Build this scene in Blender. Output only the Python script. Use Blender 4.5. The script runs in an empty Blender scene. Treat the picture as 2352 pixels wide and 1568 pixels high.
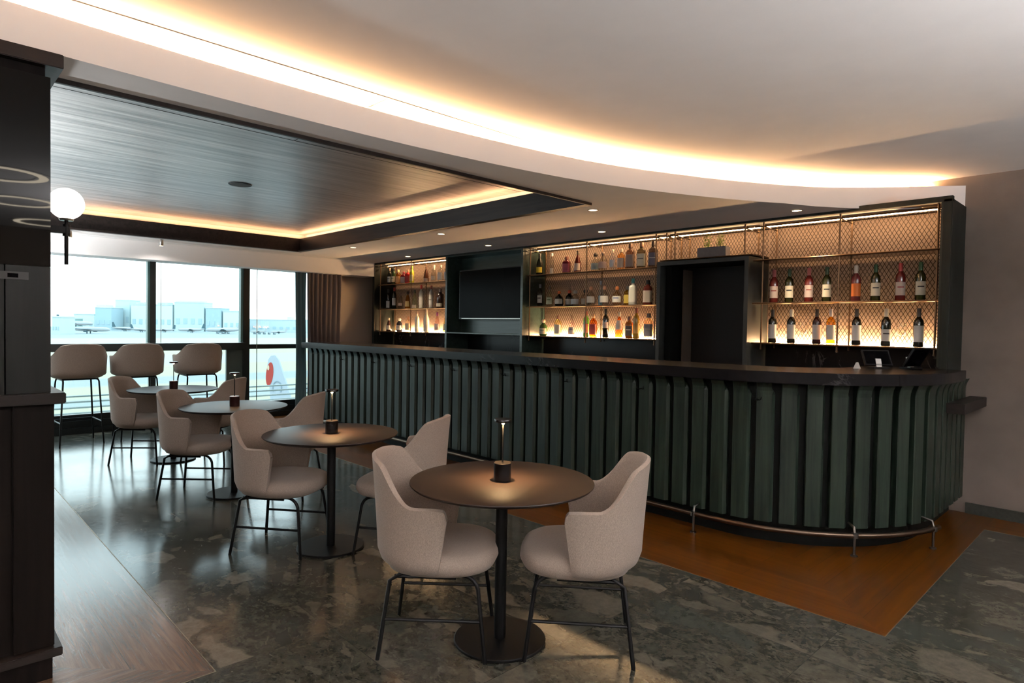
import bpy, bmesh, math, random
from mathutils import Vector, Matrix
random.seed(7)
PI = math.pi
SC = bpy.context.scene
COL = SC.collection
# ------------------------------------------------------------------ helpers
def tag(o, label=None, cat=None, group=None, kind=None):
    if label: o['label'] = label
    if cat: o['category'] = cat
    if group: o['group'] = group
    if kind: o['kind'] = kind
    return o
def empty(name, loc, rz=0, label=None, cat=None, group=None):
    o = bpy.data.objects.new(name, None); COL.objects.link(o)
    o.empty_display_size = .1; o.location = loc; o.rotation_euler = (0, 0, rz)
    return tag(o, label, cat, group)
def link_copy(o, parent=None):
    c = o.copy(); COL.objects.link(c); c.parent = parent; return c
def copy_tree(o, parent=None):
    c = link_copy(o, parent)
    for ch in list(o.children): copy_tree(ch, c)
    return c
class MB:
    def __init__(s): s.bm = bmesh.new()
    def face(s, vs):
        try: return s.bm.faces.new(vs)
        except ValueError: return None
    def box(s, x0, x1, y0, y1, z0, z1):
        v = [s.bm.verts.new(p) for p in ((x0,y0,z0),(x1,y0,z0),(x1,y1,z0),(x0,y1,z0),(x0,y0,z1),(x1,y0,z1),(x1,y1,z1),(x0,y1,z1))]
        for f in ((3,2,1,0),(4,5,6,7),(0,1,5,4),(1,2,6,5),(2,3,7,6),(3,0,4,7)): s.face([v[i] for i in f])
        return s
    def quad(s, *pts):
        s.face([s.bm.verts.new(p) for p in pts]); return s
    def prism(s, poly, z0, z1):
        a = [s.bm.verts.new((p[0],p[1],z0)) for p in poly]; b = [s.bm.verts.new((p[0],p[1],z1)) for p in poly]
        n = len(poly); s.face(a[::-1]); s.face(b)
        for i in range(n): s.face([a[i],a[(i+1)%n],b[(i+1)%n],b[i]])
        return s
    def loft(s, rings, close=True, cap0=True, cap1=True):
        R = [[s.bm.verts.new(p) for p in r] for r in rings]; n = len(R[0])
        for a, b in zip(R, R[1:]):
            for i in range(n if close else n-1):
                s.face([a[i],a[(i+1)%n],b[(i+1)%n],b[i]])
        if cap0: s.face(R[0][::-1])
        if cap1: s.face(R[-1])
        return s
    def lathe(s, prof, c=(0,0,0), seg=24, sq=0):
        rings = []
        for r, z in prof:
            ring = []
            for i in range(seg):
                a = 2*PI*i/seg; k = 1
                if sq: k = (abs(math.cos(a))**sq + abs(math.sin(a))**sq)**(-1/sq)
                ring.append((c[0]+r*k*math.cos(a), c[1]+r*k*math.sin(a), c[2]+z))
            rings.append(ring)
        s.loft(rings, cap0=False, cap1=False); bmesh.ops.remove_doubles(s.bm, verts=s.bm.verts, dist=1e-6); return s
    def tube(s, pts, r, seg=8, closed=False):
        pts = [Vector(p) for p in pts]; n = len(pts); rings = []; up = None
        for i, p in enumerate(pts):
            if closed: t = (pts[(i+1)%n]-pts[i-1])
            else: t = (pts[min(i+1,n-1)]-pts[max(i-1,0)])
            t.normalize()
            if up is None: up = Vector((0,0,1)) if abs(t.z) < .9 else Vector((1,0,0))
            a = t.cross(up); a.normalize(); b = t.cross(a); up = a.cross(t) if False else -b
            rr = r[i] if isinstance(r,(list,tuple)) else r
            rings.append([p + a*math.cos(2*PI*k/seg)*rr + b*math.sin(2*PI*k/seg)*rr for k in range(seg)])
        if closed: rings.append(rings[0]); return s.loft(rings, cap0=False, cap1=False)
        return s.loft(rings)
    def grid(s, fn, nu, nv, thick=None):
        V = [[s.bm.verts.new(fn(i/nu, j/nv)) for j in range(nv+1)] for i in range(nu+1)]
        for i in range(nu):
            for j in range(nv): s.face([V[i][j],V[i+1][j],V[i+1][j+1],V[i][j+1]])
        return s
    def build(s, name, mat, parent=None, smooth=None, bevel=0, loc=None):
        bmesh.ops.recalc_face_normals(s.bm, faces=s.bm.faces)
        if bevel:
            es = [e for e in s.bm.edges if len(e.link_faces)==2 and e.calc_face_angle(0) > .6]
            bmesh.ops.bevel(s.bm, geom=es, offset=bevel, segments=2, affect='EDGES', clamp_overlap=True)
        me = bpy.data.meshes.new(name); s.bm.to_mesh(me); s.bm.free()
        me.materials.append(mat)
        if smooth is not None:
            for p in me.polygons: p.use_smooth = True
            me.set_sharp_from_angle(angle=math.radians(smooth))
        o = bpy.data.objects.new(name, me); COL.objects.link(o)
        if parent: o.parent = parent
        if loc: o.location = loc
        return o
def box(name, mat, x0, x1, y0, y1, z0, z1, parent=None, bevel=0):
    return MB().box(x0,x1,y0,y1,z0,z1).build(name, mat, parent, bevel=bevel)
# ------------------------------------------------------------------ materials
def nt(name):
    m = bpy.data.materials.new(name); m.use_nodes = True
    return m, m.node_tree, m.node_tree.nodes['Principled BSDF']
def N(t, kind, **kw):
    n = t.nodes.new(kind)
    for k, v in kw.items():
        if k in n.inputs: n.inputs[k].default_value = v
        else: setattr(n, k, v)
    return n
def pm(name, col, rough=.5, metal=0, spec=.5, emit=None, es=0, noise=0, nscale=20, bump=0, bscale=200, coat=0):
    m, t, b = nt(name)
    b.inputs['Base Color'].default_value = (*col, 1); b.inputs['Roughness'].default_value = rough
    b.inputs['Metallic'].default_value = metal; b.inputs['Specular IOR Level'].default_value = spec
    if coat: b.inputs['Coat Weight'].default_value = coat; b.inputs['Coat Roughness'].default_value = .08
    if emit: b.inputs['Emission Color'].default_value = (*emit, 1); b.inputs['Emission Strength'].default_value = es
    if noise or bump:
        tc = N(t, 'ShaderNodeTexCoord')
    if noise:
        nz = N(t, 'ShaderNodeTexNoise', Scale=nscale, Detail=5.0)
        t.links.new(tc.outputs['Object'], nz.inputs['Vector'])
        mr = N(t, 'ShaderNodeMapRange'); mr.inputs['From Min'].default_value=.3; mr.inputs['From Max'].default_value=.7
        mr.inputs['To Min'].default_value = 1-noise; mr.inputs['To Max'].default_value = 1+noise
        t.links.new(nz.outputs['Fac'], mr.inputs['Value'])
        mx = N(t, 'ShaderNodeVectorMath', operation='SCALE'); mx.inputs[0].default_value = col
        t.links.new(mr.outputs['Result'], mx.inputs['Scale']); t.links.new(mx.outputs['Vector'], b.inputs['Base Color'])
    if bump:
        nb = N(t, 'ShaderNodeTexNoise', Scale=bscale, Detail=3.0)
        t.links.new(tc.outputs['Object'], nb.inputs['Vector'])
        bp = N(t, 'ShaderNodeBump', Strength=bump, Distance=.002)
        t.links.new(nb.outputs['Fac'], bp.inputs['Height']); t.links.new(bp.outputs['Normal'], b.inputs['Normal'])
    return m
def wood(name, c1, c2, axis='z', rough=.45, scale=1.0, spec=.5, board=None, boffs=0, bump=.25, coat=0, bd=.0015, cr_=.1):
    """grain stretched along an axis; board=(width,length) adds plank seams across the other axis"""
    m, t, b = nt(name)
    tc = N(t, 'ShaderNodeTexCoord'); mp = N(t, 'ShaderNodeMapping')
    st = {'x':(1.2,22,22),'y':(22,1.2,22),'z':(22,22,1.2)}[axis]
    mp.inputs['Scale'].default_value = [s*scale for s in st]
    t.links.new(tc.outputs['Object'], mp.inputs['Vector'])
    nz = N(t, 'ShaderNodeTexNoise', Scale=1.0, Detail=7.0, Roughness=.62, Distortion=.6)
    t.links.new(mp.outputs['Vector'], nz.inputs['Vector'])
    cr = N(t, 'ShaderNodeValToRGB'); cr.color_ramp.elements[0].position=.32; cr.color_ramp.elements[1].position=.68
    cr.color_ramp.elements[0].color=(*c1,1); cr.color_ramp.elements[1].color=(*c2,1)
    t.links.new(nz.outputs['Fac'], cr.inputs['Fac'])
    last = cr.outputs['Color']
    if board:
        w, L = board
        sp = N(t, 'ShaderNodeSeparateXYZ'); t.links.new(tc.outputs['Object'], sp.inputs['Vector'])
        across, along = ('Y','X') if axis=='x' else ('X','Y')
        br = N(t, 'ShaderNodeTexBrick'); br.offset=.37
        br.inputs['Color1'].default_value=(1,1,1,1); br.inputs['Color2'].default_value=(.72,.72,.72,1); br.inputs['Mortar'].default_value=(.25,.25,.25,1)
        br.inputs['Scale'].default_value=1; br.inputs['Mortar Size'].default_value=.0016; br.inputs['Brick Width'].default_value=L; br.inputs['Row Height'].default_value=w
        cb = N(t, 'ShaderNodeCombineXYZ'); t.links.new(sp.outputs[along], cb.inputs['X'])
        ad = N(t,'ShaderNodeMath',operation='ADD'); ad.inputs[1].default_value=boffs
        t.links.new(sp.outputs[across], ad.inputs[0]); t.links.new(ad.outputs[0], cb.inputs['Y'])
        t.links.new(cb.outputs['Vector'], br.inputs['Vector'])
        mx = N(t,'ShaderNodeMix',data_type='RGBA',blend_type='MULTIPLY'); mx.inputs['Factor'].default_value=1
        t.links.new(last, mx.inputs[6]); t.links.new(br.outputs['Color'], mx.inputs[7]); last = mx.outputs[2]
    t.links.new(last, b.inputs['Base Color'])
    b.inputs['Roughness'].default_value=rough; b.inputs['Specular IOR Level'].default_value=spec
    if coat: b.inputs['Coat Weight'].default_value=coat; b.inputs['Coat Roughness'].default_value=cr_
    if bump:
        bp = N(t,'ShaderNodeBump',Strength=bump,Distance=bd)
        t.links.new(nz.outputs['Fac'], bp.inputs['Height']); t.links.new(bp.outputs['Normal'], b.inputs['Normal'])
        if coat: t.links.new(bp.outputs['Normal'], b.inputs['Coat Normal'])
    return m
def fabric(name, col, scale=520):
    m, t, b = nt(name)
    tc = N(t,'ShaderNodeTexCoord')
    n1 = N(t,'ShaderNodeTexNoise',Scale=scale,Detail=2.0); n2 = N(t,'ShaderNodeTexNoise',Scale=9.0,Detail=3.0)
    mp = N(t,'ShaderNodeMapping'); mp.inputs['Scale'].default_value=(1,1,.35)
    t.links.new(tc.outputs['Object'], mp.inputs['Vector']); t.links.new(mp.outputs['Vector'], n1.inputs['Vector'])
    t.links.new(tc.outputs['Object'], n2.inputs['Vector'])
    cr = N(t,'ShaderNodeValToRGB'); cr.color_ramp.elements[0].position=.33; cr.color_ramp.elements[1].position=.66
    cr.color_ramp.elements[0].color=(*[c*.78 for c in col],1); cr.color_ramp.elements[1].color=(*[min(1,c*1.14) for c in col],1)
    t.links.new(n1.outputs['Fac'], cr.inputs['Fac'])
    t.links.new(cr.outputs['Color'], b.inputs['Base Color'])
    bp = N(t,'ShaderNodeBump',Strength=.45,Distance=.001); t.links.new(n1.outputs['Fac'], bp.inputs['Height'])
    t.links.new(bp.outputs['Normal'], b.inputs['Normal'])
    b.inputs['Roughness'].default_value=.92; b.inputs['Specular IOR Level'].default_value=.2
    b.inputs['Sheen Weight'].default_value=.25
    return m
def glassy(name, col, gloss=.9, rough=.03, dens=1.0):
    m, t, b = nt(name); t.nodes.remove(b)
    out = t.nodes['Material Output']
    tr = N(t,'ShaderNodeBsdfTransparent'); tr.inputs['Color'].default_value=(*col,1)
    gl = N(t,'ShaderNodeBsdfGlossy'); gl.inputs['Roughness'].default_value=rough; gl.inputs['Color'].default_value=(gloss,)*3+(1,)
    lw = N(t,'ShaderNodeLayerWeight',Blend=.5); pw = N(t,'ShaderNodeMath',operation='POWER'); pw.inputs[1].default_value=3.5
    t.links.new(lw.outputs['Facing'],pw.inputs[0]); fr = N(t,'ShaderNodeMath',operation='MULTIPLY_ADD'); fr.inputs[1].default_value=.55; fr.inputs[2].default_value=.05
    t.links.new(pw.outputs[0],fr.inputs[0])
    mx = N(t,'ShaderNodeMixShader'); t.links.new(fr.outputs[0],mx.inputs[0]); t.links.new(tr.outputs[0],mx.inputs[1]); t.links.new(gl.outputs[0],mx.inputs[2])
    t.links.new(mx.outputs[0], out.inputs['Surface']); return m
def emis(name, col, s):
    m, t, b = nt(name); t.nodes.remove(b)
    e = N(t,'ShaderNodeEmission'); e.inputs['Color'].default_value=(*col,1); e.inputs['Strength'].default_value=s
    t.links.new(e.outputs[0], t.nodes['Material Output'].inputs['Surface']); return m
def black_marble(name, rough=.12):
    m, t, b = nt(name)
    tc = N(t,'ShaderNodeTexCoord'); nz = N(t,'ShaderNodeTexNoise',Scale=2.6,Detail=8.0,Roughness=.6,Distortion=1.4)
    t.links.new(tc.outputs['Object'], nz.inputs['Vector'])
    cr = N(t,'ShaderNodeValToRGB'); e = cr.color_ramp.elements
    e[0].position=.488; e[0].color=(.006,.0055,.0065,1); e[1].position=.512; e[1].color=(.006,.0055,.0065,1)
    k = e.new(.50); k.color=(.16,.155,.16,1)
    t.links.new(nz.outputs['Fac'], cr.inputs['Fac'])
    n2 = N(t,'ShaderNodeTexNoise',Scale=1.3,Detail=2.0); t.links.new(tc.outputs['Object'], n2.inputs['Vector'])
    m2 = N(t,'ShaderNodeMapRange'); m2.inputs['From Min'].default_value=.56; m2.inputs['From Max'].default_value=.66
    t.links.new(n2.outputs['Fac'], m2.inputs['Value'])
    mx = N(t,'ShaderNodeMix',data_type='RGBA'); mx.inputs[6].default_value=(.007,.0065,.0075,1)
    t.links.new(m2.outputs['Result'], mx.inputs['Factor']); t.links.new(cr.outputs['Color'], mx.inputs[7])
    t.links.new(mx.outputs[2], b.inputs['Base Color'])
    b.inputs['Roughness'].default_value=rough; b.inputs['Specular IOR Level'].default_value=.18
    return m
def stone_floor():
    m, t, b = nt('breccia_stone'); L = t.links.new
    tc = N(t,'ShaderNodeTexCoord'); sep = N(t,'ShaderNodeSeparateXYZ'); L(tc.outputs['Object'], sep.inputs[0])
    # tile index -> per tile offset
    def mth(op, a, bb=None, c=None):
        n = N(t,'ShaderNodeMath',operation=op)
        for i, v in enumerate((a,bb,c)):
            if v is None: continue
            if isinstance(v,(int,float)): n.inputs[i].default_value=v
            else: L(v, n.inputs[i])
        return n.outputs[0]
    TU, TV = .825, .73
    gu = mth('DIVIDE', mth('ADD', sep.outputs['X'], 6.0), TU); gv = mth('DIVIDE', mth('ADD', sep.outputs['Y'], -1.45), TV)
    iu = mth('FLOOR', gu); iv = mth('FLOOR', gv)
    fu = mth('MULTIPLY', mth('ABSOLUTE', mth('SUBTRACT', mth('SUBTRACT', gu, iu), .5)), TU)
    fv = mth('MULTIPLY', mth('ABSOLUTE', mth('SUBTRACT', mth('SUBTRACT', gv, iv), .5)), TV)
    ju = mth('GREATER_THAN', fu, TU/2-.0016); jv = mth('GREATER_THAN', fv, TV/2-.0016); joint = mth('MAXIMUM', ju, jv)
    cb = N(t,'ShaderNodeCombineXYZ'); L(mth('MULTIPLY', iu, 3.7), cb.inputs[0]); L(mth('MULTIPLY', iv, 5.3), cb.inputs[1]); L(mth('MULTIPLY', mth('ADD',iu,mth('MULTIPLY',iv,2.)), 1.7), cb.inputs[2])
    va = N(t,'ShaderNodeVectorMath',operation='ADD'); L(tc.outputs['Object'], va.inputs[0]); L(cb.outputs[0], va.inputs[1])
    nz = N(t,'ShaderNodeTexNoise',Scale=3.2,Detail=5.0); L(va.outputs[0], nz.inputs['Vector'])
    vs = N(t,'ShaderNodeVectorMath',operation='SCALE'); L(nz.outputs['Color'], vs.inputs[0]); vs.inputs['Scale'].default_value=.32
    v2 = N(t,'ShaderNodeVectorMath',operation='ADD'); L(va.outputs[0], v2.inputs[0]); L(vs.outputs[0], v2.inputs[1])
    mp = N(t,'ShaderNodeMapping'); mp.inputs['Scale'].default_value=(1.0,1.9,1); mp.inputs['Rotation'].default_value=(0,0,.55); L(v2.outputs[0], mp.inputs['Vector'])
    def clasts(sc, thr0, thr1):
        vo = N(t,'ShaderNodeTexVoronoi',Scale=sc); L(mp.outputs[0], vo.inputs['Vector'])
        sp = N(t,'ShaderNodeSeparateColor'); L(vo.outputs['Color'], sp.inputs[0])
        d = N(t,'ShaderNodeTexVoronoi',feature='DISTANCE_TO_EDGE',Scale=sc); L(mp.outputs[0], d.inputs['Vector'])
        pick = mth('GREATER_THAN', sp.outputs[0], thr0)
        ed = N(t,'ShaderNodeMapRange'); ed.inputs['From Min'].default_value=.06; ed.inputs['From Max'].default_value=.12; L(d.outputs['Distance'], ed.inputs['Value'])
        return mth('MULTIPLY', pick, ed.outputs['Result']), sp.outputs[1]
    m1, r1 = clasts(2.3, .62, 0); m2, r2 = clasts(8.0, .60, 0); m3, r3 = clasts(38.0, .5, 0)
    base = N(t,'ShaderNodeTexNoise',Scale=22.0,Detail=8.0,Roughness=.75); L(va.outputs[0], base.inputs['Vector'])
    cr = N(t,'ShaderNodeValToRGB'); e=cr.color_ramp.elements; e[0].position=.36; e[0].color=(.030,.030,.023,1); e[1].position=.66; e[1].color=(.125,.118,.092,1)
    L(base.outputs['Fac'], cr.inputs['Fac'])
    def clast_col(r, cols):
        q = N(t,'ShaderNodeValToRGB'); q.color_ramp.interpolation='CONSTANT'
        el = q.color_ramp.elements; el[0].position=0; el[0].color=(*cols[0],1); el[1].position=1/len(cols); el[1].color=(*cols[1],1)
        for i in range(2,len(cols)): k = el.new(i/len(cols)); k.color=(*cols[i],1)
        L(r, q.inputs['Fac'])
        w = N(t,'ShaderNodeMix',data_type='RGBA',blend_type='MULTIPLY'); w.inputs['Factor'].default_value=.75
        s = N(t,'ShaderNodeMapRange'); s.inputs['From Min'].default_value=.3; s.inputs['From Max'].default_value=.7; s.inputs['To Min'].default_value=.55; s.inputs['To Max'].default_value=1.3
        L(base.outputs['Fac'], s.inputs['Value']); L(q.outputs['Color'], w.inputs[6]); L(s.outputs['Result'], w.inputs[7]); return w.outputs[2]
    def mix(f, a, bb):
        w = N(t,'ShaderNodeMix',data_type='RGBA'); L(f, w.inputs['Factor']); L(a, w.inputs[6]); L(bb, w.inputs[7]); return w.outputs[2]
    c = mix(m3, cr.outputs['Color'], clast_col(r3, [(.06,.057,.045),(.09,.085,.065),(.04,.04,.034),(.12,.115,.09)]))
    c = mix(mth('MULTIPLY',m2,.85), c, clast_col(r2, [(.10,.095,.07),(.045,.045,.036),(.15,.14,.11),(.07,.075,.06),(.17,.155,.12)]))
    c = mix(mth('MULTIPLY',m1,.9), c, clast_col(r1, [(.09,.09,.072),(.12,.115,.09),(.07,.078,.065),(.15,.14,.11),(.24,.215,.165)]))
    jm = N(t,'ShaderNodeMix',data_type='RGBA'); L(joint, jm.inputs['Factor']); L(c, jm.inputs[6]); jm.inputs[7].default_value=(.05,.045,.035,1)
    sc_ = N(t,'ShaderNodeVectorMath',operation='SCALE'); sc_.inputs['Scale'].default_value=.72; L(jm.outputs[2], sc_.inputs[0]); L(sc_.outputs[0], b.inputs['Base Color'])
    rr = N(t,'ShaderNodeMapRange'); rr.inputs['To Min'].default_value=.09; rr.inputs['To Max'].default_value=.22; L(base.outputs['Fac'], rr.inputs['Value']); L(rr.outputs['Result'], b.inputs['Roughness'])
    bn = N(t,'ShaderNodeTexNoise',Scale=9.0,Detail=3.0); L(tc.outputs['Object'], bn.inputs['Vector'])
    bp = N(t,'ShaderNodeBump',Strength=.05,Distance=.006); L(bn.outputs['Fac'], bp.inputs['Height']); L(bp.outputs['Normal'], b.inputs['Normal'])
    b.inputs['Specular IOR Level'].default_value=.45
    return m

M = {}
M['stone'] = stone_floor()
M['amber_wood'] = wood('amber_oak_boards', (.09,.027,.003), (.165,.055,.006), 'x', rough=.28, board=(.145,1.7), boffs=.05, bump=.1, spec=.3)
M['amber_wood_y'] = wood('amber_oak_boards_turned', (.075,.022,.002), (.14,.047,.005), 'y', rough=.28, board=(.145,1.7), bump=.1, spec=.3)
M['brown_wood'] = wood('brown_oak_boards', (.085,.045,.025), (.20,.115,.07), 'x', rough=.26, scale=2.2, board=(.24,1.9), boffs=.05, bump=.35, coat=.5)
M['brown_wood_y'] = wood('brown_oak_boards_turned', (.085,.045,.025), (.20,.115,.07), 'y', rough=.26, scale=2.2, board=(.24,1.9), bump=.35, coat=.5)
M['brass'] = pm('brass_trim', (.30,.24,.16), .45, .8)
M['plaster'] = pm('ceiling_plaster', (.86,.83,.81), .9, spec=.1, noise=.02, nscale=4)
M['fascia'] = pm('fascia_plaster', (.84,.80,.77), .9, spec=.1)
M['wallcover'] = pm('taupe_wallcovering', (.20,.165,.14), .85, spec=.2, noise=.12, nscale=3, bump=.3, bscale=90)
M['coffer_wood'] = wood('dark_veneer_ceiling', (.06,.052,.048), (.42,.39,.37), 'y', rough=.40, scale=.8, spec=1.0, bump=.5, bd=.004, coat=1, cr_=.36)
M['coffer_frame'] = wood('dark_veneer_frame', (.010,.007,.006), (.028,.019,.016), 'x', rough=.4, scale=1.2, bump=.2, spec=.3)
M['green_wood'] = wood('green_stained_oak', (.0045,.009,.0065), (.024,.036,.026), 'z', rough=.36, scale=1.3, spec=.35, bump=.35)
M['green_dark'] = wood('dark_green_stained_oak', (.0035,.005,.0045), (.011,.016,.0135), 'z', rough=.45, bump=.2, spec=.25)
M['green_panel'] = wood('blue_green_stained_panel', (.016,.030,.027), (.038,.062,.055), 'x', rough=.3, bump=.2)
M['black_board'] = pm('black_board', (.003,.0035,.003), .6, spec=.15)
M['marble'] = black_marble('black_marble', .26)
M['bronze'] = pm('bronze_metal', (.16,.095,.055), .34, .9)
M['bronze_dark'] = pm('dark_bronze_mesh', (.045,.028,.018), .45, .6)
M['niche_wall'] = pm('rose_brown_backing', (.36,.265,.22), .8, spec=.2, bump=.2)
M['shelf_glass'] = pm('smoked_shelf', (.05,.032,.022), .15, .2)
M['black_metal'] = pm('black_powder_coat', (.004,.004,.0045), .45, 0, spec=.2)
M['table_top'] = pm('dark_bronze_laminate', (.020,.012,.010), .42, .0, spec=.22, bump=.08, bscale=350)
M['fabric'] = fabric('oatmeal_weave', (.47,.38,.32))
M['lamp_black'] = pm('lamp_black', (.012,.010,.010), .22, .4)
M['lamp_red'] = pm('lamp_oxblood', (.035,.009,.008), .28, .4)
M['window_frame'] = pm('window_black', (.010,.014,.015), .35, .2)
M['window_side'] = pm('window_green_grey', (.10,.20,.19), .4)
M['jamb_panel'] = pm('grey_green_panel', (.07,.10,.095), .5)
M['pane'] = glassy('window_pane', (.93,.985,.98))
M['curtain'] = pm('mauve_brown_curtain', (.16,.13,.13), .85, spec=.15, bump=.2)
m_, t_n, b_ = nt('dark_grey_sheer'); b_.inputs['Base Color'].default_value=(.10,.11,.11,1); b_.inputs['Roughness'].default_value=.8
trn = N(t_n,'ShaderNodeBsdfTranslucent'); trn.inputs['Color'].default_value=(.20,.25,.25,1); mxs = N(t_n,'ShaderNodeMixShader'); mxs.inputs[0].default_value=.5
t_n.links.new(b_.outputs[0],mxs.inputs[1]); t_n.links.new(trn.outputs[0],mxs.inputs[2]); t_n.links.new(mxs.outputs[0],t_n.nodes['Material Output'].inputs['Surface'])
M['sheer'] = m_
M['dark_wood'] = wood('espresso_wood', (.003,.002,.0018), (.008,.005,.004), 'z', rough=.6, bump=.2, spec=.1)
M['dark_ledge'] = wood('espresso_ledge', (.010,.007,.006), (.022,.015,.013), 'y', rough=.45, spec=.25, bump=.2)
M['black_glass'] = pm('black_mirror_glass', (.004,.0035,.003), .02, 0, spec=.25)
M['screen'] = pm('screen_black', (.0015,.0015,.002), .25, spec=.03)
M['screen_frame'] = pm('screen_bezel', (.02,.02,.022), .4, .5)
M['steel'] = pm('brushed_steel', (.45,.43,.40), .3, 1)
M['bracket'] = pm('dull_nickel', (.18,.165,.15), .35, 1)
M['rail_metal'] = pm('aged_brass_rail', (.12,.085,.06), .34, 1)
M['dl_frame'] = pm('downlight_ring', (.30,.24,.19), .5)
M['white_paint'] = pm('white_paint', (.75,.75,.73), .7)
M['planter'] = pm('concrete_planter', (.16,.14,.14), .8, noise=.1)
M['leaf'] = pm('yellow_green_leaves', (.20,.26,.03), .6)
M['speaker'] = pm('speaker_grille', (.03,.028,.026), .7)
WARM = (1.0,.60,.28)
M['led'] = emis('warm_led', (1,.62,.30), 210)
M['led_top'] = emis('shelf_led', (1,.62,.30), 22)
M['led_cove'] = emis('cove_led', (1,.55,.25), 330)
M['led_coffer'] = emis('coffer_led', (1,.50,.24), 18)
M['dl_on'] = emis('downlight_lens', (1,.78,.48), 3.0)
M['ring_on'] = emis('ring_lens', (1,.86,.66), 9.0)
M['globe'] = emis('opal_globe', (1,.90,.78), 2.3)
M['lamp_led'] = emis('table_lamp_led', (1,.72,.38), 14)

# ------------------------------------------------------------------ floor
FX0, FX1, FY0, FY1 = -9.66, 5.2, -5.2, 6.19
WU, WV = -2.69, .92          # inner corner of the left timber border
AU, AV = -.88, 3.36          # outer corner of the timber strip by the bar
fb = MB()
z = 0
def fq(x0,x1,y0,y1): fb.quad((x0,y0,0),(x1,y0,0),(x1,y1,0),(x0,y1,0))
fq(FX0,WU,WV,AV); fq(WU,FX1,FY0,AV); fq(AU,FX1,AV,5.76)
fl = fb.build('floor', M['stone']); tag(fl, kind='structure')
a = MB(); a.quad((FX0,AV,0),(AU,AV,0),(AU-2.83,6.19,0),(FX0,6.19,0)).build('floor_timber_strip', M['amber_wood']).__setitem__('kind','structure')
a = MB(); a.quad((AU,AV,0),(AU,6.19,0),(AU-2.83,6.19,0)).build('floor_timber_return', M['amber_wood_y']).__setitem__('kind','structure')
a = MB(); a.quad((AU,5.76,0),(FX1,5.76,0),(FX1,6.19,0),(AU,6.19,0)).build('floor_timber_margin', M['amber_wood']).__setitem__('kind','structure')
a = MB(); a.quad((FX0,WV,0),(FX0,FY0,0),(WU-6.12,FY0,0),(WU,WV,0)).build('floor_timber_border', M['brown_wood']).__setitem__('kind','structure')
a = MB(); a.quad((WU,WV,0),(WU-6.12,FY0,0),(WU,FY0,0)).build('floor_timber_turn', M['brown_wood_y']).__setitem__('kind','structure')
tr = MB()
for (x0,x1,y0,y1) in ((FX0,AU,AV-.004,AV),(AU,AU+.004,AV-.004,5.76),(AU,FX1,5.756,5.76),(FX0,WU,WV,WV+.004),(WU,WU+.004,FY0,WV+.004)):
    tr.box(x0,x1,y0,y1,0,.0015)
tag(tr.build('trim_1', M['brass']), kind='structure')
# ------------------------------------------------------------------ walls
def struct(o): o['kind'] = 'structure'; return o
WX = -9.66
struct(box('wall_back', M['wallcover'], WX-.2, FX1, 6.19, 6.39, -.1, 2.95))
wl = MB().box(WX-.2, WX, 5.0, 6.19, 0, 2.6).box(WX-.2, WX, FY0, 6.19, 2.3, 2.95).box(WX-.2,WX,FY0,-1.9,0,2.3)
struct(wl.build('wall_left', pm('pale_warm_wall', (.55,.46,.39), .85, spec=.2)))
wf = MB().box(WX, FX1, FY0-.2, FY0, -.1, 2.95)
struct(wf.build('wall_front', M['wallcover']))
struct(box('wall_right', M['wallcover'], FX1, FX1+.2, FY0, 6.19, -.1, 2.95))
bb = MB().box(-1.07, FX1, 6.172, 6.19, 0, .085)
struct(bb.build('baseboard_back', pm('stone_baseboard', (.028,.03,.024), .4, noise=.3, nscale=40)))
# ------------------------------------------------------------------ ceilings
ZL, ZT = 2.50, 2.75
def hermite(pts, n):
    out = []
    P = [Vector((p[0],p[1],0)) for p in pts]
    for i in range(len(P)-1):
        p0 = P[max(i-1,0)]; p1 = P[i]; p2 = P[i+1]; p3 = P[min(i+2,len(P)-1)]
        for k in range(n):
            s = k/n
            q = .5*((2*p1)+(-p0+p2)*s+(2*p0-5*p1+4*p2-p3)*s*s+(-p0+3*p1-3*p2+p3)*s**3)
            out.append((q.x,q.y))
    out.append((P[-1].x,P[-1].y)); return out
CURVE = hermite([(-2.55,-5.2),(-2.78,-3.2),(-2.98,-1.4),(-3.07,.2),(-3.11,1.3),(-3.075,2.4),(-2.91,3.54),(-2.57,4.50),(-2.19,5.23),(-1.84,5.66),(-1.14,6.19)], 6)
# lower ceiling: strip between coffer and the curve, plus the rest; underside at ZL
CU0, CU1, CV0, CV1 = -8.78, -3.37, -.9, 4.17     # coffer opening
lc = MB()
cr_ = [p for p in CURVE if p[1] <= 5.23] + [(-2.19,5.23)]
def pol(pts, z): lc.face([lc.bm.verts.new((p[0],p[1],p[2] if len(p)>2 else z)) for p in pts])
pol([(WX,-5.2),(CU0,-5.2),(CU0,5.23),(WX,5.23)], ZL)
pol([(CU0,-5.2),(CU1,-5.2),(CU1,CV0),(CU0,CV0)], ZL)
pol([(CU0,CV1),(CU1,CV1),(CU1,5.23),(CU0,5.23)], ZL)
for a_, b_ in zip(CURVE, CURVE[1:]):
    if b_[1] > 5.235: break
    pol([(CU1,a_[1]),(a_[0],a_[1]),(b_[0],b_[1]),(CU1,b_[1])], ZL)
# strip by the bar dips a little towards the shelving
sl = lambda v: ZL - .022*(v-5.23)/.48
last = [p for p in CURVE if p[1] >= 5.2]
pol([(WX,5.23,ZL),(-2.19,5.23,ZL)] + [(p[0],p[1],sl(p[1])) for p in last if p[1]>5.24] + [(WX,6.19,sl(6.19))], 0)
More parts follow.
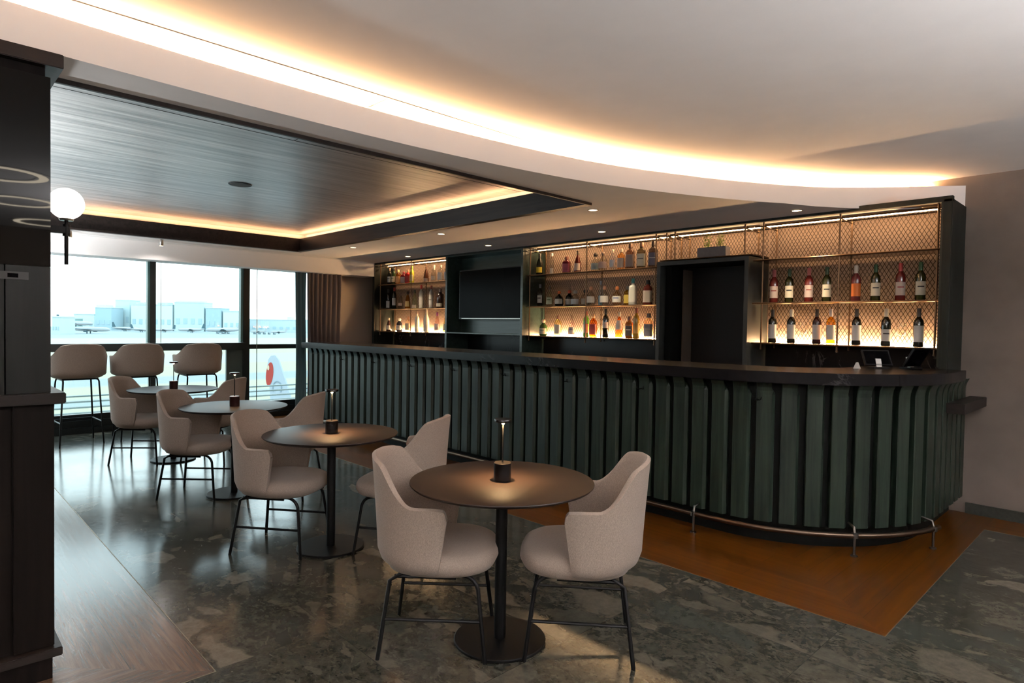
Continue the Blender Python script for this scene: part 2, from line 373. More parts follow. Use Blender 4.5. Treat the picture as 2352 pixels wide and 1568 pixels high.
# upright and ledge behind it
def off(pts, d):
    o = []
    for i, p in enumerate(pts):
        a_ = Vector(pts[max(i-1,0)]); b_ = Vector(pts[min(i+1,len(pts)-1)]); t_ = (b_-a_).normalized()
        o.append((p[0]-t_.y*d, p[1]+t_.x*d))
    return o
IN1 = off(CURVE, .03); IN2 = off(CURVE, .235)
fs = MB()
zb = lambda p: ZL if p[1] < 5.23 else sl(p[1])
for i in range(len(CURVE)-1):
    a_, b_, c_, d_ = CURVE[i], CURVE[i+1], IN1[i+1], IN1[i]
    fs.quad((a_[0],a_[1],zb(a_)),(b_[0],b_[1],zb(b_)),(b_[0],b_[1],2.65),(a_[0],a_[1],2.65))
    fs.quad((a_[0],a_[1],2.65),(b_[0],b_[1],2.65),(c_[0],c_[1],2.65),(d_[0],d_[1],2.65))
    fs.quad((d_[0],d_[1],2.65),(c_[0],c_[1],2.65),(c_[0],c_[1],2.56),(d_[0],d_[1],2.56))
    e_, f_ = IN2[i+1], IN2[i]
    fs.quad((d_[0],d_[1],2.56),(c_[0],c_[1],2.56),(e_[0],e_[1],2.56),(f_[0],f_[1],2.56))
    fs.quad((f_[0],f_[1],2.56),(e_[0],e_[1],2.56),(e_[0],e_[1],ZT),(f_[0],f_[1],ZT))
bmesh.ops.remove_doubles(fs.bm, verts=fs.bm.verts, dist=.0004)
struct(lc.build('ceiling_lower', M['plaster']))
struct(fs.build('trim_2', M['fascia'], smooth=50))
uc = MB()
uc.box(WX, FX1, FY0, 5.13, ZT, ZT+.15)
uc.quad((WX,5.13,ZT),(FX1,5.13,ZT),(FX1,6.19,ZT-.03),(WX,6.19,ZT-.03))
struct(uc.build('ceiling_upper', M['plaster']))
# cove light strip lying on the ledge
strip = MB(); S1 = off(CURVE,.13); S2 = off(CURVE,.15)
for i in range(6, len(CURVE)-2):
    a_, b_, c_, d_ = S1[i], S1[i+1], S2[i+1], S2[i]
    zz = 2.655
    strip.quad((a_[0],a_[1],zz),(b_[0],b_[1],zz),(c_[0],c_[1],zz),(d_[0],d_[1],zz))
bmesh.ops.remove_doubles(strip.bm, verts=strip.bm.verts, dist=.0004)
t_ = empty('cove_light', (S1[20][0],S1[20][1],2.56), 0, 'long warm strip light hidden along the curved edge of the white ceiling', 'light')
so = strip.build('light_strip', M['led_cove'], t_); so.matrix_parent_inverse = Matrix.Translation(t_.location).inverted()
ch = MB(); 
for i in range(6, len(CURVE)-2):
    a_, b_, c_, d_ = off(CURVE,.12)[i], off(CURVE,.12)[i+1], off(CURVE,.16)[i+1], off(CURVE,.16)[i]
    ch.loft([[(a_[0],a_[1],2.56),(b_[0],b_[1],2.56),(c_[0],c_[1],2.56),(d_[0],d_[1],2.56)],[(a_[0],a_[1],2.653),(b_[0],b_[1],2.653),(c_[0],c_[1],2.653),(d_[0],d_[1],2.653)]])
co = ch.build('channel', M['white_paint'], t_); co.matrix_parent_inverse = Matrix.Translation(t_.location).inverted()

# coffer
cf = MB()
FW = .02
def ringbox(mb, x0,x1,y0,y1,w,z0,z1):
    mb.box(x0,x0+w,y0,y1,z0,z1).box(x1-w,x1,y0,y1,z0,z1).box(x0+w,x1-w,y0,y0+w,z0,z1).box(x0+w,x1-w,y1-w,y1,z0,z1)
ringbox(cf, CU0, CU1, CV0, CV1, .018, 2.478, 2.675)
cf.box(CU0+.018,CU0+.07,CV0,CV1-.018,2.478,2.50).box(CU0+.07,CU1-.018,CV1-.07,CV1-.018,2.478,2.50)
struct(cf.build('trim_3', M['coffer_frame']))
cp = MB().box(CU0-.3, CU1+.25, CV0-.3, CV1+.3, 2.745, 2.749)
struct(cp.build('ceiling_coffer', M['coffer_wood']))
sm = MB()
for (x0,x1,y0,y1) in ((-4.332,-4.328,CV0-.3,CV1+.3),(-4.328,CU1+.25,2.0,2.003)):
    sm.box(x0,x1,y0,y1,2.7435,2.7452)
struct(sm.build('trim_4', M['black_board']))
# coffer sides above the frame (the slot the light sits in)
sd = MB()
ringbox(sd, CU0-.12, CU1+.02, CV0-.12, CV1+.12, .01, 2.55, 2.745)
struct(sd.build('trim_5', M['fascia']))
t_ = empty('coffer_light', (CU0,CV1,2.62), 0, 'warm strip light running round the recess of the dark timber ceiling', 'light')
cl = MB()
zz=2.68
cl.quad((CU0-.045,CV0,zz),(CU0-.02,CV0,zz),(CU0-.02,CV1+.02,zz),(CU0-.045,CV1+.045,zz))
cl.quad((CU0-.045,CV1+.045,zz),(CU0-.02,CV1+.02,zz),(-4.05,CV1+.02,zz),(-4.05,CV1+.045,zz))
o = cl.build('light_strip', M['led_coffer'], t_); o.matrix_parent_inverse = Matrix.Translation(t_.location).inverted()
o = MB().box(CU0-.05,CU0-.003,CV0,CV1+.05,2.64,2.678).box(CU0-.003,-4.05,CV1+.003,CV1+.05,2.64,2.678).build('channel', M['coffer_frame'], t_); o.matrix_parent_inverse = Matrix.Translation(t_.location).inverted()
# speaker in timber ceiling
t_ = empty('ceiling_speaker', (-6.07,2.28,2.7425), 0, 'round dark speaker grille set in the dark timber ceiling', 'speaker')
MB().lathe([(.0,0),(.085,0),(.09,-.004),(.102,-.004),(.104,0)], seg=32).build('rim', M['black_metal'], t_, smooth=30)
MB().lathe([(0,-.001),(.086,-.001),(.084,-.006),(0,-.009)], seg=32).build('grille', M['speaker'], t_, smooth=30)

# bulkhead over the window
bk = MB().box(WX+.001, -9.27, -5.19, 5.725, 2.25, 2.499)
struct(bk.build('trim_6', pm('bulkhead_white', (.88,.85,.83), .85, spec=.2)))
bk = MB().box(-9.268, -9.25, -5.19, 5.2, 2.482, 2.499)
struct(bk.build('trim_7', M['white_paint']))

# ------------------------------------------------------------------ window wall
W0, W1 = -9.66, -9.56      # window frame depth
wn = empty('window_1', (-9.61,2.0,0)); struct(wn)
def wchild(mb, name, mat, parent=wn, **k):
    o = mb.build(name, mat, parent, **k); o.matrix_parent_inverse = Matrix.Translation((-9.61,2.0,0)).inverted(); return o
wchild(MB().box(W0,W1,2.405,2.475,0,2.3), 'mullion', M['window_frame'])
wchild(MB().box(W0,W1,1.385-2.3,1.385-2.23,0,2.3), 'mullion', M['window_frame'])
wchild(MB().box(W0,W1,3.655,3.745,0,2.3), 'mullion', M['window_frame'])
wchild(MB().box(W0+.0,W1-.02,2.378,2.404,1.15,2.3).box(W0,W1-.02,3.62,3.654,1.15,2.3), 'mullion_return', M['window_side'])
wchild(MB().box(W0,W1,5.0,5.06,0,2.3), 'mullion', M['window_frame'])
wchild(MB().box(W0,W1,-1.9,3.655,1.04,1.145), 'transom', M['window_frame'])
wchild(MB().box(W0,W1-.02,3.745,5.0,1.045,1.115), 'transom', M['window_frame'])
wchild(MB().box(W0,W1+.02,-1.9,5.0,0,.16).box(W0,W1-.03,-1.9,5.0,.16,.235), 'sill', M['window_frame'])
wchild(MB().box(W0+.03,W1-.03,3.42,3.654,.235,1.04), 'side_panel', M['jamb_panel'])
wchild(MB().box(W0+.045,W0+.05,-1.9,5.0,.2,2.3), 'glass', M['pane'])
tk = MB().box(WX+.1,-9.50,-1.9,5.0,.0,.075)
struct(tk.build('baseboard_left', M['window_frame']))
# thin vertical cable by the second mullion
o = MB().tube([(-9.5,3.83,.1),(-9.5,3.83,2.25)], .006).build('blind_cord', M['steel'])
tag(o, 'thin pale vertical cord hanging in front of the right-hand window pane', 'cord')
o = MB().tube([(-9.5,2.52,1.15),(-9.5,2.52,2.25)], .004).build('blind_cord', M['steel'])
tag(o, 'thin pale vertical cord beside the middle window mullion', 'cord')
# ledge for the stools
lg = empty('window_counter', (-9.45,1.3,0), 0, 'narrow black drinks ledge running along the window behind the bar stools', 'counter')
o = MB().box(-9.558,-9.37,-1.8,3.62,1.045,1.145).build('ledge_top', M['window_frame'], lg, bevel=.004); o.matrix_parent_inverse = Matrix.Translation(lg.location).inverted()

# curtains
def curtain(name, y0, y1, x, mat, amp, wl, label, z0=.03):
    n = int((y1-y0)/.008)
    mb = MB()
    ph = random.random()*6
    def fx(y, zf):
        return x + amp*math.sin((y-y0)/wl*2*PI + .6*math.sin(y*9+ph)) * (.75+.25*math.sin(zf*3+y*5)) + .006*math.sin(y*41)
    prev = None
    rows = [z0, .3, .7, 1.1, 1.5, 1.9, 2.248]
    V = [[mb.bm.verts.new((fx(y0+(y1-y0)*i/n, r), y0+(y1-y0)*i/n + .012*math.sin(r*2+i*.05), r)) for r in rows] for i in range(n+1)]
    Wv = [[mb.bm.verts.new((v.co.x+.003, v.co.y, v.co.z)) for v in row] for row in V]
    for i in range(n):
        for j in range(len(rows)-1):
            mb.face([V[i][j],V[i+1][j],V[i+1][j+1],V[i][j+1]]); mb.face([Wv[i][j],Wv[i][j+1],Wv[i+1][j+1],Wv[i+1][j]])
    for i in range(n):
        for j in (0,len(rows)-1): mb.face([V[i][j],Wv[i][j],Wv[i+1][j],V[i+1][j]])
    for j in range(len(rows)-1):
        for i in (0,n): mb.face([V[i][j],V[i][j+1],Wv[i][j+1],Wv[i][j]])
    o = mb.build(name, mat, smooth=60); tag(o, label, 'curtain'); return o
curtain('curtain', 4.60, 5.16, -9.42, M['curtain'], .035, .075, 'full-length brown pleated curtain hanging beside the window corner')
curtain('curtain', 4.42, 4.60, -9.46, M['sheer'], .022, .06, 'dark grey gathered curtain at the right edge of the glass')

# ------------------------------------------------------------------ outside
GZ = -12.0
def farm(name, c, r=.9): return pm(name, c, r, spec=.1)
def ground_mat():
    m, t, b = nt('airfield'); L = t.links.new
    tc = N(t,'ShaderNodeTexCoord'); sp = N(t,'ShaderNodeSeparateXYZ'); L(tc.outputs['Object'], sp.inputs[0])
    nz = N(t,'ShaderNodeTexNoise',Scale=.02,Detail=3.0); L(tc.outputs['Object'], nz.inputs['Vector'])
    # distance out from the building along -x, stripes of apron, taxiway and dry grass
    a = N(t,'ShaderNodeMath',operation='MULTIPLY_ADD'); a.inputs[1].default_value=10.; L(nz.outputs['Fac'], a.inputs[0])
    mp = N(t,'ShaderNodeMath',operation='MULTIPLY'); mp.inputs[1].default_value=-1; L(sp.outputs['X'], mp.inputs[0]); L(mp.outputs[0], a.inputs[2])
    mr = N(t,'ShaderNodeMapRange'); mr.inputs['From Min'].default_value=0; mr.inputs['From Max'].default_value=800; L(a.outputs[0], mr.inputs['Value'])
    cr = N(t,'ShaderNodeValToRGB'); cr.color_ramp.interpolation='LINEAR'; e = cr.color_ramp.elements
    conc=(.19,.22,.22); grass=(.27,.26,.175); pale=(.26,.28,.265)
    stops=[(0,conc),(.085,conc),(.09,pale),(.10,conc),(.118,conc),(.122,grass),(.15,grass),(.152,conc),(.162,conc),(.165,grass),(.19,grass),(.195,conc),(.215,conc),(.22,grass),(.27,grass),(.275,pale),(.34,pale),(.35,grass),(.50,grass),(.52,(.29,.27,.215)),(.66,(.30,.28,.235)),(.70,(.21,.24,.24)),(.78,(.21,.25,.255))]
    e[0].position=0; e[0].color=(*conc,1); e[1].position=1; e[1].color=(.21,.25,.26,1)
    for p,c in stops[1:]: k=e.new(p); k.color=(*c,1)
    L(mr.outputs[0], cr.inputs['Fac']); L(cr.outputs['Color'], b.inputs['Base Color']); b.inputs['Roughness'].default_value=.9
    return m
o = MB().box(-1400,-10.5,-900,1500,GZ-.5,GZ).build('ground', ground_mat()); tag(o, 'pale airfield ground with apron, taxiways and bands of dry grass outside', 'ground', kind='structure')
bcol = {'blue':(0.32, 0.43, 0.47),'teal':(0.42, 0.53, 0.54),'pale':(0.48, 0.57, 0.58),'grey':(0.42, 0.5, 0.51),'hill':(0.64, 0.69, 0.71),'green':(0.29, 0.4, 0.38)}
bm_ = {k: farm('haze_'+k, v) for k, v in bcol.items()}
def far_pt(px, D):  # point on ground beyond the window at depth D along the view
    k = (px-1176)/1443.9
    f = Vector((-.718,.695)); r = Vector((.695,.719))
    q = f*D + r*D*k; return q.x, q.y
def building(px0, px1, D, h, mat, label, depth=60, steps=()):
    x0,y0 = far_pt(px0,D); x1,y1 = far_pt(px1,D)
    e = empty('terminal_building', ((x0+x1)/2,(y0+y1)/2,GZ), math.atan2(y1-y0,x1-x0), label, 'building')
    w = math.hypot(x1-x0,y1-y0)
    wl_ = MB().box(-w/2,w/2,0,depth,0,h).build('wall', bm_[mat], e)
    rb = MB(); rb.box(-w/2-.5,w/2+.5,-.5,depth,h,h+1.2)
    for (a_,b_,hh) in steps: rb.box(-w/2+a_*w,-w/2+b_*w,2,depth*.7,h+1.2,h+hh)
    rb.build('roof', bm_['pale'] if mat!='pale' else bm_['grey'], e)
    wd = MB(); n = max(3,int(w/9))
    for k in range(n): wd.box(-w/2+(k+.25)*w/n,-w/2+(k+.75)*w/n,-.4,.0,h*.25,h*.45)
    wd.build('window_band', bm_['blue'], wl_)
    return e
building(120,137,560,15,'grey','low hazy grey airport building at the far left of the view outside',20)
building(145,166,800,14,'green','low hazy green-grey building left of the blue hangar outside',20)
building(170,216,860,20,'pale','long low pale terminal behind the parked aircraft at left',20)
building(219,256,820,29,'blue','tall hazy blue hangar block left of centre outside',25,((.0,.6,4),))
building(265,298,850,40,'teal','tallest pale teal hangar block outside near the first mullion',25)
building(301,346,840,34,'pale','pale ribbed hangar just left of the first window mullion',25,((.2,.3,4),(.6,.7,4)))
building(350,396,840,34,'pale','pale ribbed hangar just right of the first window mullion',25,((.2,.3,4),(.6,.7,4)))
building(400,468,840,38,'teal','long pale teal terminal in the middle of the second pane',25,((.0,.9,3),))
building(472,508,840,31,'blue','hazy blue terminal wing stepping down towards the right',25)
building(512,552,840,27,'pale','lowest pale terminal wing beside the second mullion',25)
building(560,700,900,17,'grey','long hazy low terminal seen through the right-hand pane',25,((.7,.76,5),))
def hills(px0,px1,D,hs,label):
    mb = MB(); n=len(hs)-1; top=[]; bot=[]
    for i,h in enumerate(hs):
        x,y = far_pt(px0+(px1-px0)*i/n, D); top.append((x,y,GZ+h)); bot.append((x,y,GZ-1))
    mb.bm.verts.ensure_lookup_table()
    dx,dy = -.718*150,.695*150
    R = [[bot[i],top[i],(top[i][0]+dx,top[i][1]+dy,top[i][2]),(bot[i][0]+dx,bot[i][1]+dy,bot[i][2])] for i in range(len(hs))]
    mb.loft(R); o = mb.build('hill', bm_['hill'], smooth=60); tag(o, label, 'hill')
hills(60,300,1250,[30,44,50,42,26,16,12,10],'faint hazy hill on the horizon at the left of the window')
mw = farm('aircraft_white', (.36,.38,.39)); mgrey = farm('aircraft_blue_grey', (.07,.12,.14))
def airliner(px, D, L, flip, tailmat, label, hgt=0):
    x,y = far_pt(px,D); rz = math.atan2(.719,.695)
    e = empty('parked_airliner', (x,y,GZ+hgt), rz if not flip else rz+PI, label, 'aircraft', 'airliners parked across the airfield')
    r = L*.055; zc = r+2.2*L/40
    P = [(-.5,.02,.6),(-.44,.4,.35),(-.3,.85,.1),(-.1,1,0),(.3,1,0),(.42,.85,0),(.48,.5,-.1),(.5,.08,-.2)]
    rings=[[(p*L, r*q*math.cos(a*PI/6), zc+r*s+r*q*math.sin(a*PI/6)) for a in range(12)] for p,q,s in P]
    MB().loft(rings).build('fuselage', mw, e, smooth=60)
    fin=[(-.49,1.0),(-.36,1.0),(-.44,4.6),(-.5,4.6)]
    MB().loft([[(a*L,-.2,zc+r*b*.9) for a,b in fin],[(a*L,.2,zc+r*b*.9) for a,b in fin]]).build('tail_fin', tailmat, e)
    for s in(1,-1):
        MB().loft([[(.1*L,s*r*.5,zc-r*.4),(-.08*L,s*r*.5,zc-r*.4),(-.22*L,s*.5*L,zc+.02*L),(-.17*L,s*.5*L,zc+.02*L)],[(.1*L,s*r*.5,zc-r*.2),(-.08*L,s*r*.5,zc-r*.2),(-.22*L,s*.5*L,zc+.024*L),(-.17*L,s*.5*L,zc+.024*L)]]).build('wing', mgrey, e)
        rg=[[(p*L, s*.17*L+.018*L*q*math.cos(a*PI/4), zc-r*.95+.018*L*q*math.sin(a*PI/4)) for a in range(8)] for p,q in((-.02,.7),(.0,1),(.06,1),(.08,.8))]
        MB().loft(rg).build('engine', mgrey, e)
        MB().box(-.02*L,.0,s*.06*L-.3,s*.06*L+.3,0,zc-r*.5).build('landing_gear', mgrey, e)
    return e
airliner(172,760,44,False,mgrey,'white airliner with blue-grey tail, farthest left of those parked outside',4)
airliner(205,600,40,False,mgrey,'nearest white airliner with dark tail in the left pane')
airliner(288,760,32,False,mgrey,'white airliner parked below the tallest hangar')
airliner(326,720,26,False,mgrey,'white airliner just left of the first mullion')
airliner(378,740,26,True,mgrey,'white airliner just right of the first mullion')
airliner(440,740,32,True,mgrey,'white airliner parked before the long teal terminal')
airliner(514,700,40,True,mw,'white airliner with white tail left of the second mullion')
airliner(594,760,20,True,mw,'small white airliner, left one in the right-hand pane')
airliner(640,760,20,True,mw,'small white airliner, right one in the right-hand pane')
mcart = farm('ground_vehicle', (.12,.15,.16))
for k,(px,D,lab) in enumerate(((585,680,'a'),(596,680,'b'),(607,680,'c'),(618,680,'d'),(630,680,'e'),(500,680,'f'),(512,680,'g'),(524,680,'h'))):
    x,y = far_pt(px,D)
    e = empty('service_cart', (x,y,GZ), .8, 'small dark airfield vehicle, %s in the row beyond the %s' % (('first','second','third','fourth','fifth')[k] if k<5 else ('first','second','third')[k-5], 'right-hand pane' if k<5 else 'middle pane'), 'vehicle', 'service vehicles on the far airfield')
    MB().box(-1.2,1.2,-.8,.8,.5,2.6).build('body', mcart, e)
    MB().box(.3,1.2,-.85,.85,1.6,2.3).build('cab_glass', bm_['blue'], e)
# near aircraft tail in the right pane
PX, PY = -58.7, 25.35
e = empty('airliner_at_gate', (PX,PY,GZ), math.atan2(.719,.695), 'white aircraft tail fin with a red emblem, close outside the right pane', 'aircraft')
wfin = farm('fin_white', (.30,.34,.37)); 
fin = [(-.15,4.0),(1.95,4.0),(1.55,6.62),(.85,8.7),(.42,9.95),(.1,10.35),(-.28,10.28),(-.55,9.9),(-.62,9.3),(-.45,8.2)]
MB().loft([[(a,-.16,b) for a,b in fin],[(a,.16,b) for a,b in fin]]).build('tail_fin', wfin, e); tf_ = bpy.data.objects['tail_fin'] if False else e.children[0]
red = [( -.38+.34*math.cos(t)*1.0+.10*math.sin(t), 8.55+1.12*math.sin(t)) for t in [2*PI*k/28 for k in range(28)]]
MB().loft([[(a,-.20,b) for a,b in red],[(a,-.165,b) for a,b in red]]).build('emblem', farm('emblem_red', (.30,.05,.04)), tf_)
dot = [(-.50+.10*math.cos(t), 9.15+.24*math.sin(t)) for t in [2*PI*k/16 for k in range(16)]]
MB().loft([[(a,-.24,b) for a,b in dot],[(a,-.205,b) for a,b in dot]]).build('emblem_spot', farm('emblem_cream', (.45,.36,.26)), tf_)
cu = [(.35+.42*math.cos(t), 0, 7.25+.62*math.sin(t)) for t in [math.radians(d) for d in range(-40,230,15)]]
MB().tube([(a,-.19,b) for a,_,b in cu], .055, 6).build('emblem_curl', farm('emblem_grey', (.19,.24,.27)), tf_)
P = [(-1.0,.05,.9),(.5,.5,.4),(3,.9,.1),(7,1,0),(20,1,0),(26,.8,-.1),(29,.1,-.3)]
MB().loft([[(p,2.0*q*math.cos(a*PI/8),3.6+1.2*s+2.0*q*math.sin(a*PI/8)) for a in range(16)] for p,q,s in P]).build('fuselage', wfin, e, smooth=60)
for s in(1,-1): MB().loft([[(.3,s*.3,4.2),(2.4,s*.3,4.2),(1.2,s*5,4.6),(.1,s*5,4.6)],[(.3,s*.3,4.35),(2.4,s*.3,4.35),(1.2,s*5,4.7),(.1,s*5,4.7)]]).build('stabiliser', wfin, e)
# exterior louvred ledge just outside the glass
e = empty('louvre_ledge', (-10.2,2,0), 0, 'low horizontal metal louvres outside the bottom of the window', 'louvre')
for k,zl in enumerate((.12,.20,.28,.36)):
    o = MB().box(-10.6,-10.52,-4,8,zl,zl+.02).build('louvre', pm('louvre_metal%d'%k,(.14,.20,.20),.5), e); o.matrix_parent_inverse = Matrix.Translation(e.location).inverted()
for yy in (-3,-1,1,3,5,7):
    o = MB().box(-10.55,-10.5,yy,yy+.05,-.2,.38).build('bracket', M['steel'], e); o.matrix_parent_inverse = Matrix.Translation(e.location).inverted()

# ------------------------------------------------------------------ bar counter
RC = (-2.2, 5.25)
def bar_path(r):   # plan line, outer offset r from the arc centre
    yv = RC[1]-r
    return yv
def arc_pt(s, r):
    """s = distance along the slat line (radius 1.12) from u=-8.4"""
    L1 = (RC[0]+8.42)
    if s <= L1: return (-8.42+s, RC[1]-r), (0,-1)
    s2 = s-L1; A = 1.12*PI/2
    if s2 <= A:
        a = s2/1.12; return (RC[0]+r*math.sin(a), RC[1]-r*math.cos(a)), (math.sin(a),-math.cos(a))
    s3 = s2-A; return (RC[0]+r, RC[1]+s3), (1,0)
TOT = (RC[0]+8.42) + 1.12*PI/2 + .92
def wall_along(mb, r0, r1, z0, z1, s0=0, s1=TOT, step=.06):
    n = int((s1-s0)/step); rings=[]
    for i in range(n+1):
        s = s0+(s1-s0)*i/n; (a,b_),_ = arc_pt(s, r0); (c,d),_ = arc_pt(s, r1)
        rings.append([(a,b_,z0),(a,b_,z1),(c,d,z1),(c,d,z0)])
    mb.loft(rings); return mb
bar = empty('bar_counter', (-5,4.5,0), 0, 'long bar counter clad in dark green vertical timber slats, curving at its right end', 'bar')
inv = Matrix.Translation(bar.location).inverted()
def bchild(mb, name, mat, **k):
    o = mb.build(name, mat, bar, **k); o.matrix_parent_inverse = inv; return o
bchild(wall_along(MB(), 1.085, .55, .15, 1.10), 'carcass', M['black_board'])
bchild(wall_along(MB(), 1.02, .6, 0, .15), 'plinth', M['black_board'])
def slat(s, w=.114):
    mb = MB(); rings = []
    prof = [(0,0),(0,.040),(.005,.044),(.096,.046),(w,.024),(w,0)]
    for zz, fl, cut in ((.158,0,0),(.7,0,0),(1.02,0,0),(1.045,.003,.3),(1.07,.010,.75),(1.098,.024,1)):
        ring=[]
        for i,(p,q) in enumerate(prof):
            pp = p if p < w-.001 else w-(w-.070)*cut*.92 if q<.04 else (p-(p-.062)*cut*.9 if p>.05 else p)
            (x,y),n_ = arc_pt(s+pp, 1.085+q+(fl if q>.005 else 0)); ring.append((x,y,zz))
        rings.append(ring)
    return mb.loft(rings)
s = .03; k = 0; nsl = 0
while s < TOT-.1:
    bchild(slat(s), 'slat', M['green_wood']); s += .1545; nsl += 1
# worktop
wt = MB(); n=150; rings=[]
for i in range(n+1):
    s = -.06+(TOT-.52+.06)*i/n
    (a,b_),_ = arc_pt(max(s,0), 1.20); (c,d),_ = arc_pt(max(s,0), .55)
    if s<0: a+=s; c+=s
    rings.append([(a,b_,1.103),(a,b_,1.18),(c,d,1.18),(c,d,1.103)])
wt.loft(rings)
o = wt.build('bar_worktop', M['marble'], bevel=.003); tag(o, 'long black marble worktop with white veins along the top of the bar', 'worktop')
# hooks
for k,uu in enumerate((-7.44,-6.67,-5.89,-5.12,-4.35,-3.575,-2.80)):
    e = empty('bag_hook', (uu,4.128,1.0), 0, 'small ornate black bag hook, %s from the far end of the slatted bar' % ('first','second','third','fourth','fifth','sixth','seventh')[k], 'hook', 'bag hooks under the bar worktop')
    MB().tube([(0,.0,-.03),(0,0,.045)], .007,6).build('plate', M['black_metal'], e)
    MB().tube([(0,0,-.012),(-.01,-.02,-.02),(-.018,-.038,-.012),(-.02,-.045,.006)], .004,6).tube([(0,0,-.012),(.02,-.02,-.02),(.032,-.036,-.012),(.036,-.042,.006)], .004,6).build('prong', M['black_metal'], e)
(hx,hy),hn = arc_pt((RC[0]+8.42)+.30, 1.125)
e = empty('bag_hook', (hx,hy,1.0), .27, 'small ornate black bag hook at the start of the curved bar end', 'hook', 'bag hooks under the bar worktop')
MB().tube([(0,.0,-.03),(0,0,.045)], .007,6).build('plate', M['black_metal'], e)
MB().tube([(0,0,-.012),(-.01,-.02,-.02),(-.018,-.038,-.012),(-.02,-.045,.006)], .004,6).tube([(0,0,-.012),(.02,-.02,-.02),(.032,-.036,-.012),(.036,-.042,.006)], .004,6).build('prong', M['black_metal'], e)
# foot rail
fr = empty('foot_rail', (-5,3.87,0), 0, 'round brass-coloured foot rail following the base of the slatted bar', 'rail')
def rpt(s, r=1.2): return arc_pt(s, r)[0]
L1 = RC[0]+8.42
pts = []
for i in range(141):
    s = .25+(L1+1.12*1.40-.25)*i/140; x,y = rpt(s); pts.append((x,y,.135))
o = MB().tube(pts, .018, 12).build('rail_tube', M['rail_metal'], fr, smooth=60); o.matrix_parent_inverse = Matrix.Translation(fr.location).inverted()
for s in (.3, L1-4.73, L1-3.15, L1-1.6, L1-.09, L1+.89, L1+1.50):
    x,y = rpt(s); (bx,by),_ = arc_pt(s, 1.12); (mx_,my_),_ = arc_pt(s,1.19)
    o = MB().tube([(x,y,.002),(x,y,.12)], .008, 8).lathe([(.0,0),(.022,0),(.022,.008),(.010,.012),(0,.012)],(x,y,.001),12).lathe([(0,0),(.023,.004),(.023,.034),(0,.038)],(x,y,.116),12).tube([(x,y,.15),(mx_,my_,.185),(bx,by,.195)],.008,8).build('bracket', M['bracket'], fr, smooth=50); o.matrix_parent_inverse = Matrix.Translation(fr.location).inverted()
# folded ledge on the wall side of the bar end
o = MB().box(-1.068,-.955,5.40,6.19,.875,.95).build('wall_ledge', M['dark_ledge'], bevel=.003); tag(o, 'dark brown floating ledge on the wall at the right end of the bar', 'ledge')

# payment terminal and tilted tablet on the worktop
def tablet(loc, rz, w, h, tilt, label, name, paper=False):
    e = empty(name, loc, rz, label, 'terminal')
    MB().box(-.06,.06,-.05,.05,0,.012).build('base', M['black_metal'], e, bevel=.003)
    MB().loft([[(-.02,-.01,.01),(.02,-.01,.01),(.02,.012,.01),(-.02,.012,.01)],[(-.02,.01,h*.55),(.02,.01,h*.55),(.02,.03,h*.55),(-.02,.03,h*.55)]]).build('stand', M['steel'], e)
    c, s_ = math.cos(tilt), math.sin(tilt)
    def P(x,y,zz): return (x, y*c - zz*s_, y*s_*0 + (zz*c) + y*s_ + .02)
    mb = MB(); rr=[]
    for yy in(-.008,.008): rr.append([P(-w/2,yy,0),P(w/2,yy,0),P(w/2,yy,h),P(-w/2,yy,h)])
    mb.loft(rr).build('casing', M['black_metal'], e)
    mb = MB(); rr=[]
    for yy in(-.0095,-.008): rr.append([P(-w/2+.01,yy,.01),P(w/2-.01,yy,.01),P(w/2-.01,yy,h-.01),P(-w/2+.01,yy,h-.01)])
    mb.loft(rr).build('screen', M['screen'], e)
    return e
tablet((-1.47,5.25,1.181), .75, .20, .13, -.55, 'small black payment terminal tilted back on the bar worktop', 'payment_terminal')
e = tablet((-1.30,5.42,1.181), 1.15, .17, .16, .55, 'glossy tilted tablet screen at the right end of the worktop', 'order_tablet')
o = MB().loft([[(-.02,-.02,0),(.02,-.02,0),(.02,.02,0),(-.02,.02,0)],[(-.002,-.02,.045),(.002,-.02,.045),(.002,.02,.045),(-.002,.02,.045)]]).build('card_tent', M['white_paint'], loc=(-1.56,5.06,1.181)); tag(o, 'small white folded card standing beside the payment terminal', 'card')

# ------------------------------------------------------------------ back bar surround
FV, BV = 5.71, 6.185
sur = empty('back_bar_surround', (-5,6,0), 0, 'dark green timber surround framing the lit bottle shelves and screen', 'cabinet')
inv2 = Matrix.Translation(sur.location).inverted()
def schild(mb, name, mat, **k):
    o = mb.build(name, mat, sur, **k); o.matrix_parent_inverse = inv2; return o
schild(MB().box(-9.30,-1.13,FV,FV+.05,2.455,2.497), 'header', M['green_dark'])
schild(MB().box(-9.25,-1.19,FV+.05,BV,2.478,2.484), 'top_board', pm('amber_top_board',(.35,.20,.12),.6))
schild(MB().box(-1.19,-1.13,FV,BV,1.102,2.478), 'end_panel', M['green_dark'], bevel=.004)
schild(MB().box(-1.205,-1.19,FV+.012,FV+.035,1.19,2.455), 'edge_strip', M['green_wood'])
schild(MB().box(-9.32,-9.26,FV,BV,0,2.455), 'end_panel', M['green_dark'])
schild(MB().box(-7.325,-7.285,FV,BV,1.0,2.455), 'partition', M['green_panel'])
schild(MB().box(-5.76,-5.72,FV,BV,1.0,2.455), 'partition', M['green_panel'])
schild(MB().box(-7.285,-5.76,5.98,6.0,1.345,2.455), 'niche_panel', M['green_panel'])
schild(MB().box(-7.285,-5.76,FV,5.98,1.335,1.352), 'niche_frame', M['green_panel']); schild(MB().box(-7.285,-5.76,FV,5.98,2.44,2.4545), 'niche_frame', M['green_panel'])
schild(MB().box(-9.26,-3.72,6.12,BV,.0,1.325).box(-2.72,-1.19,6.12,BV,.0,1.325), 'backsplash', M['marble'])
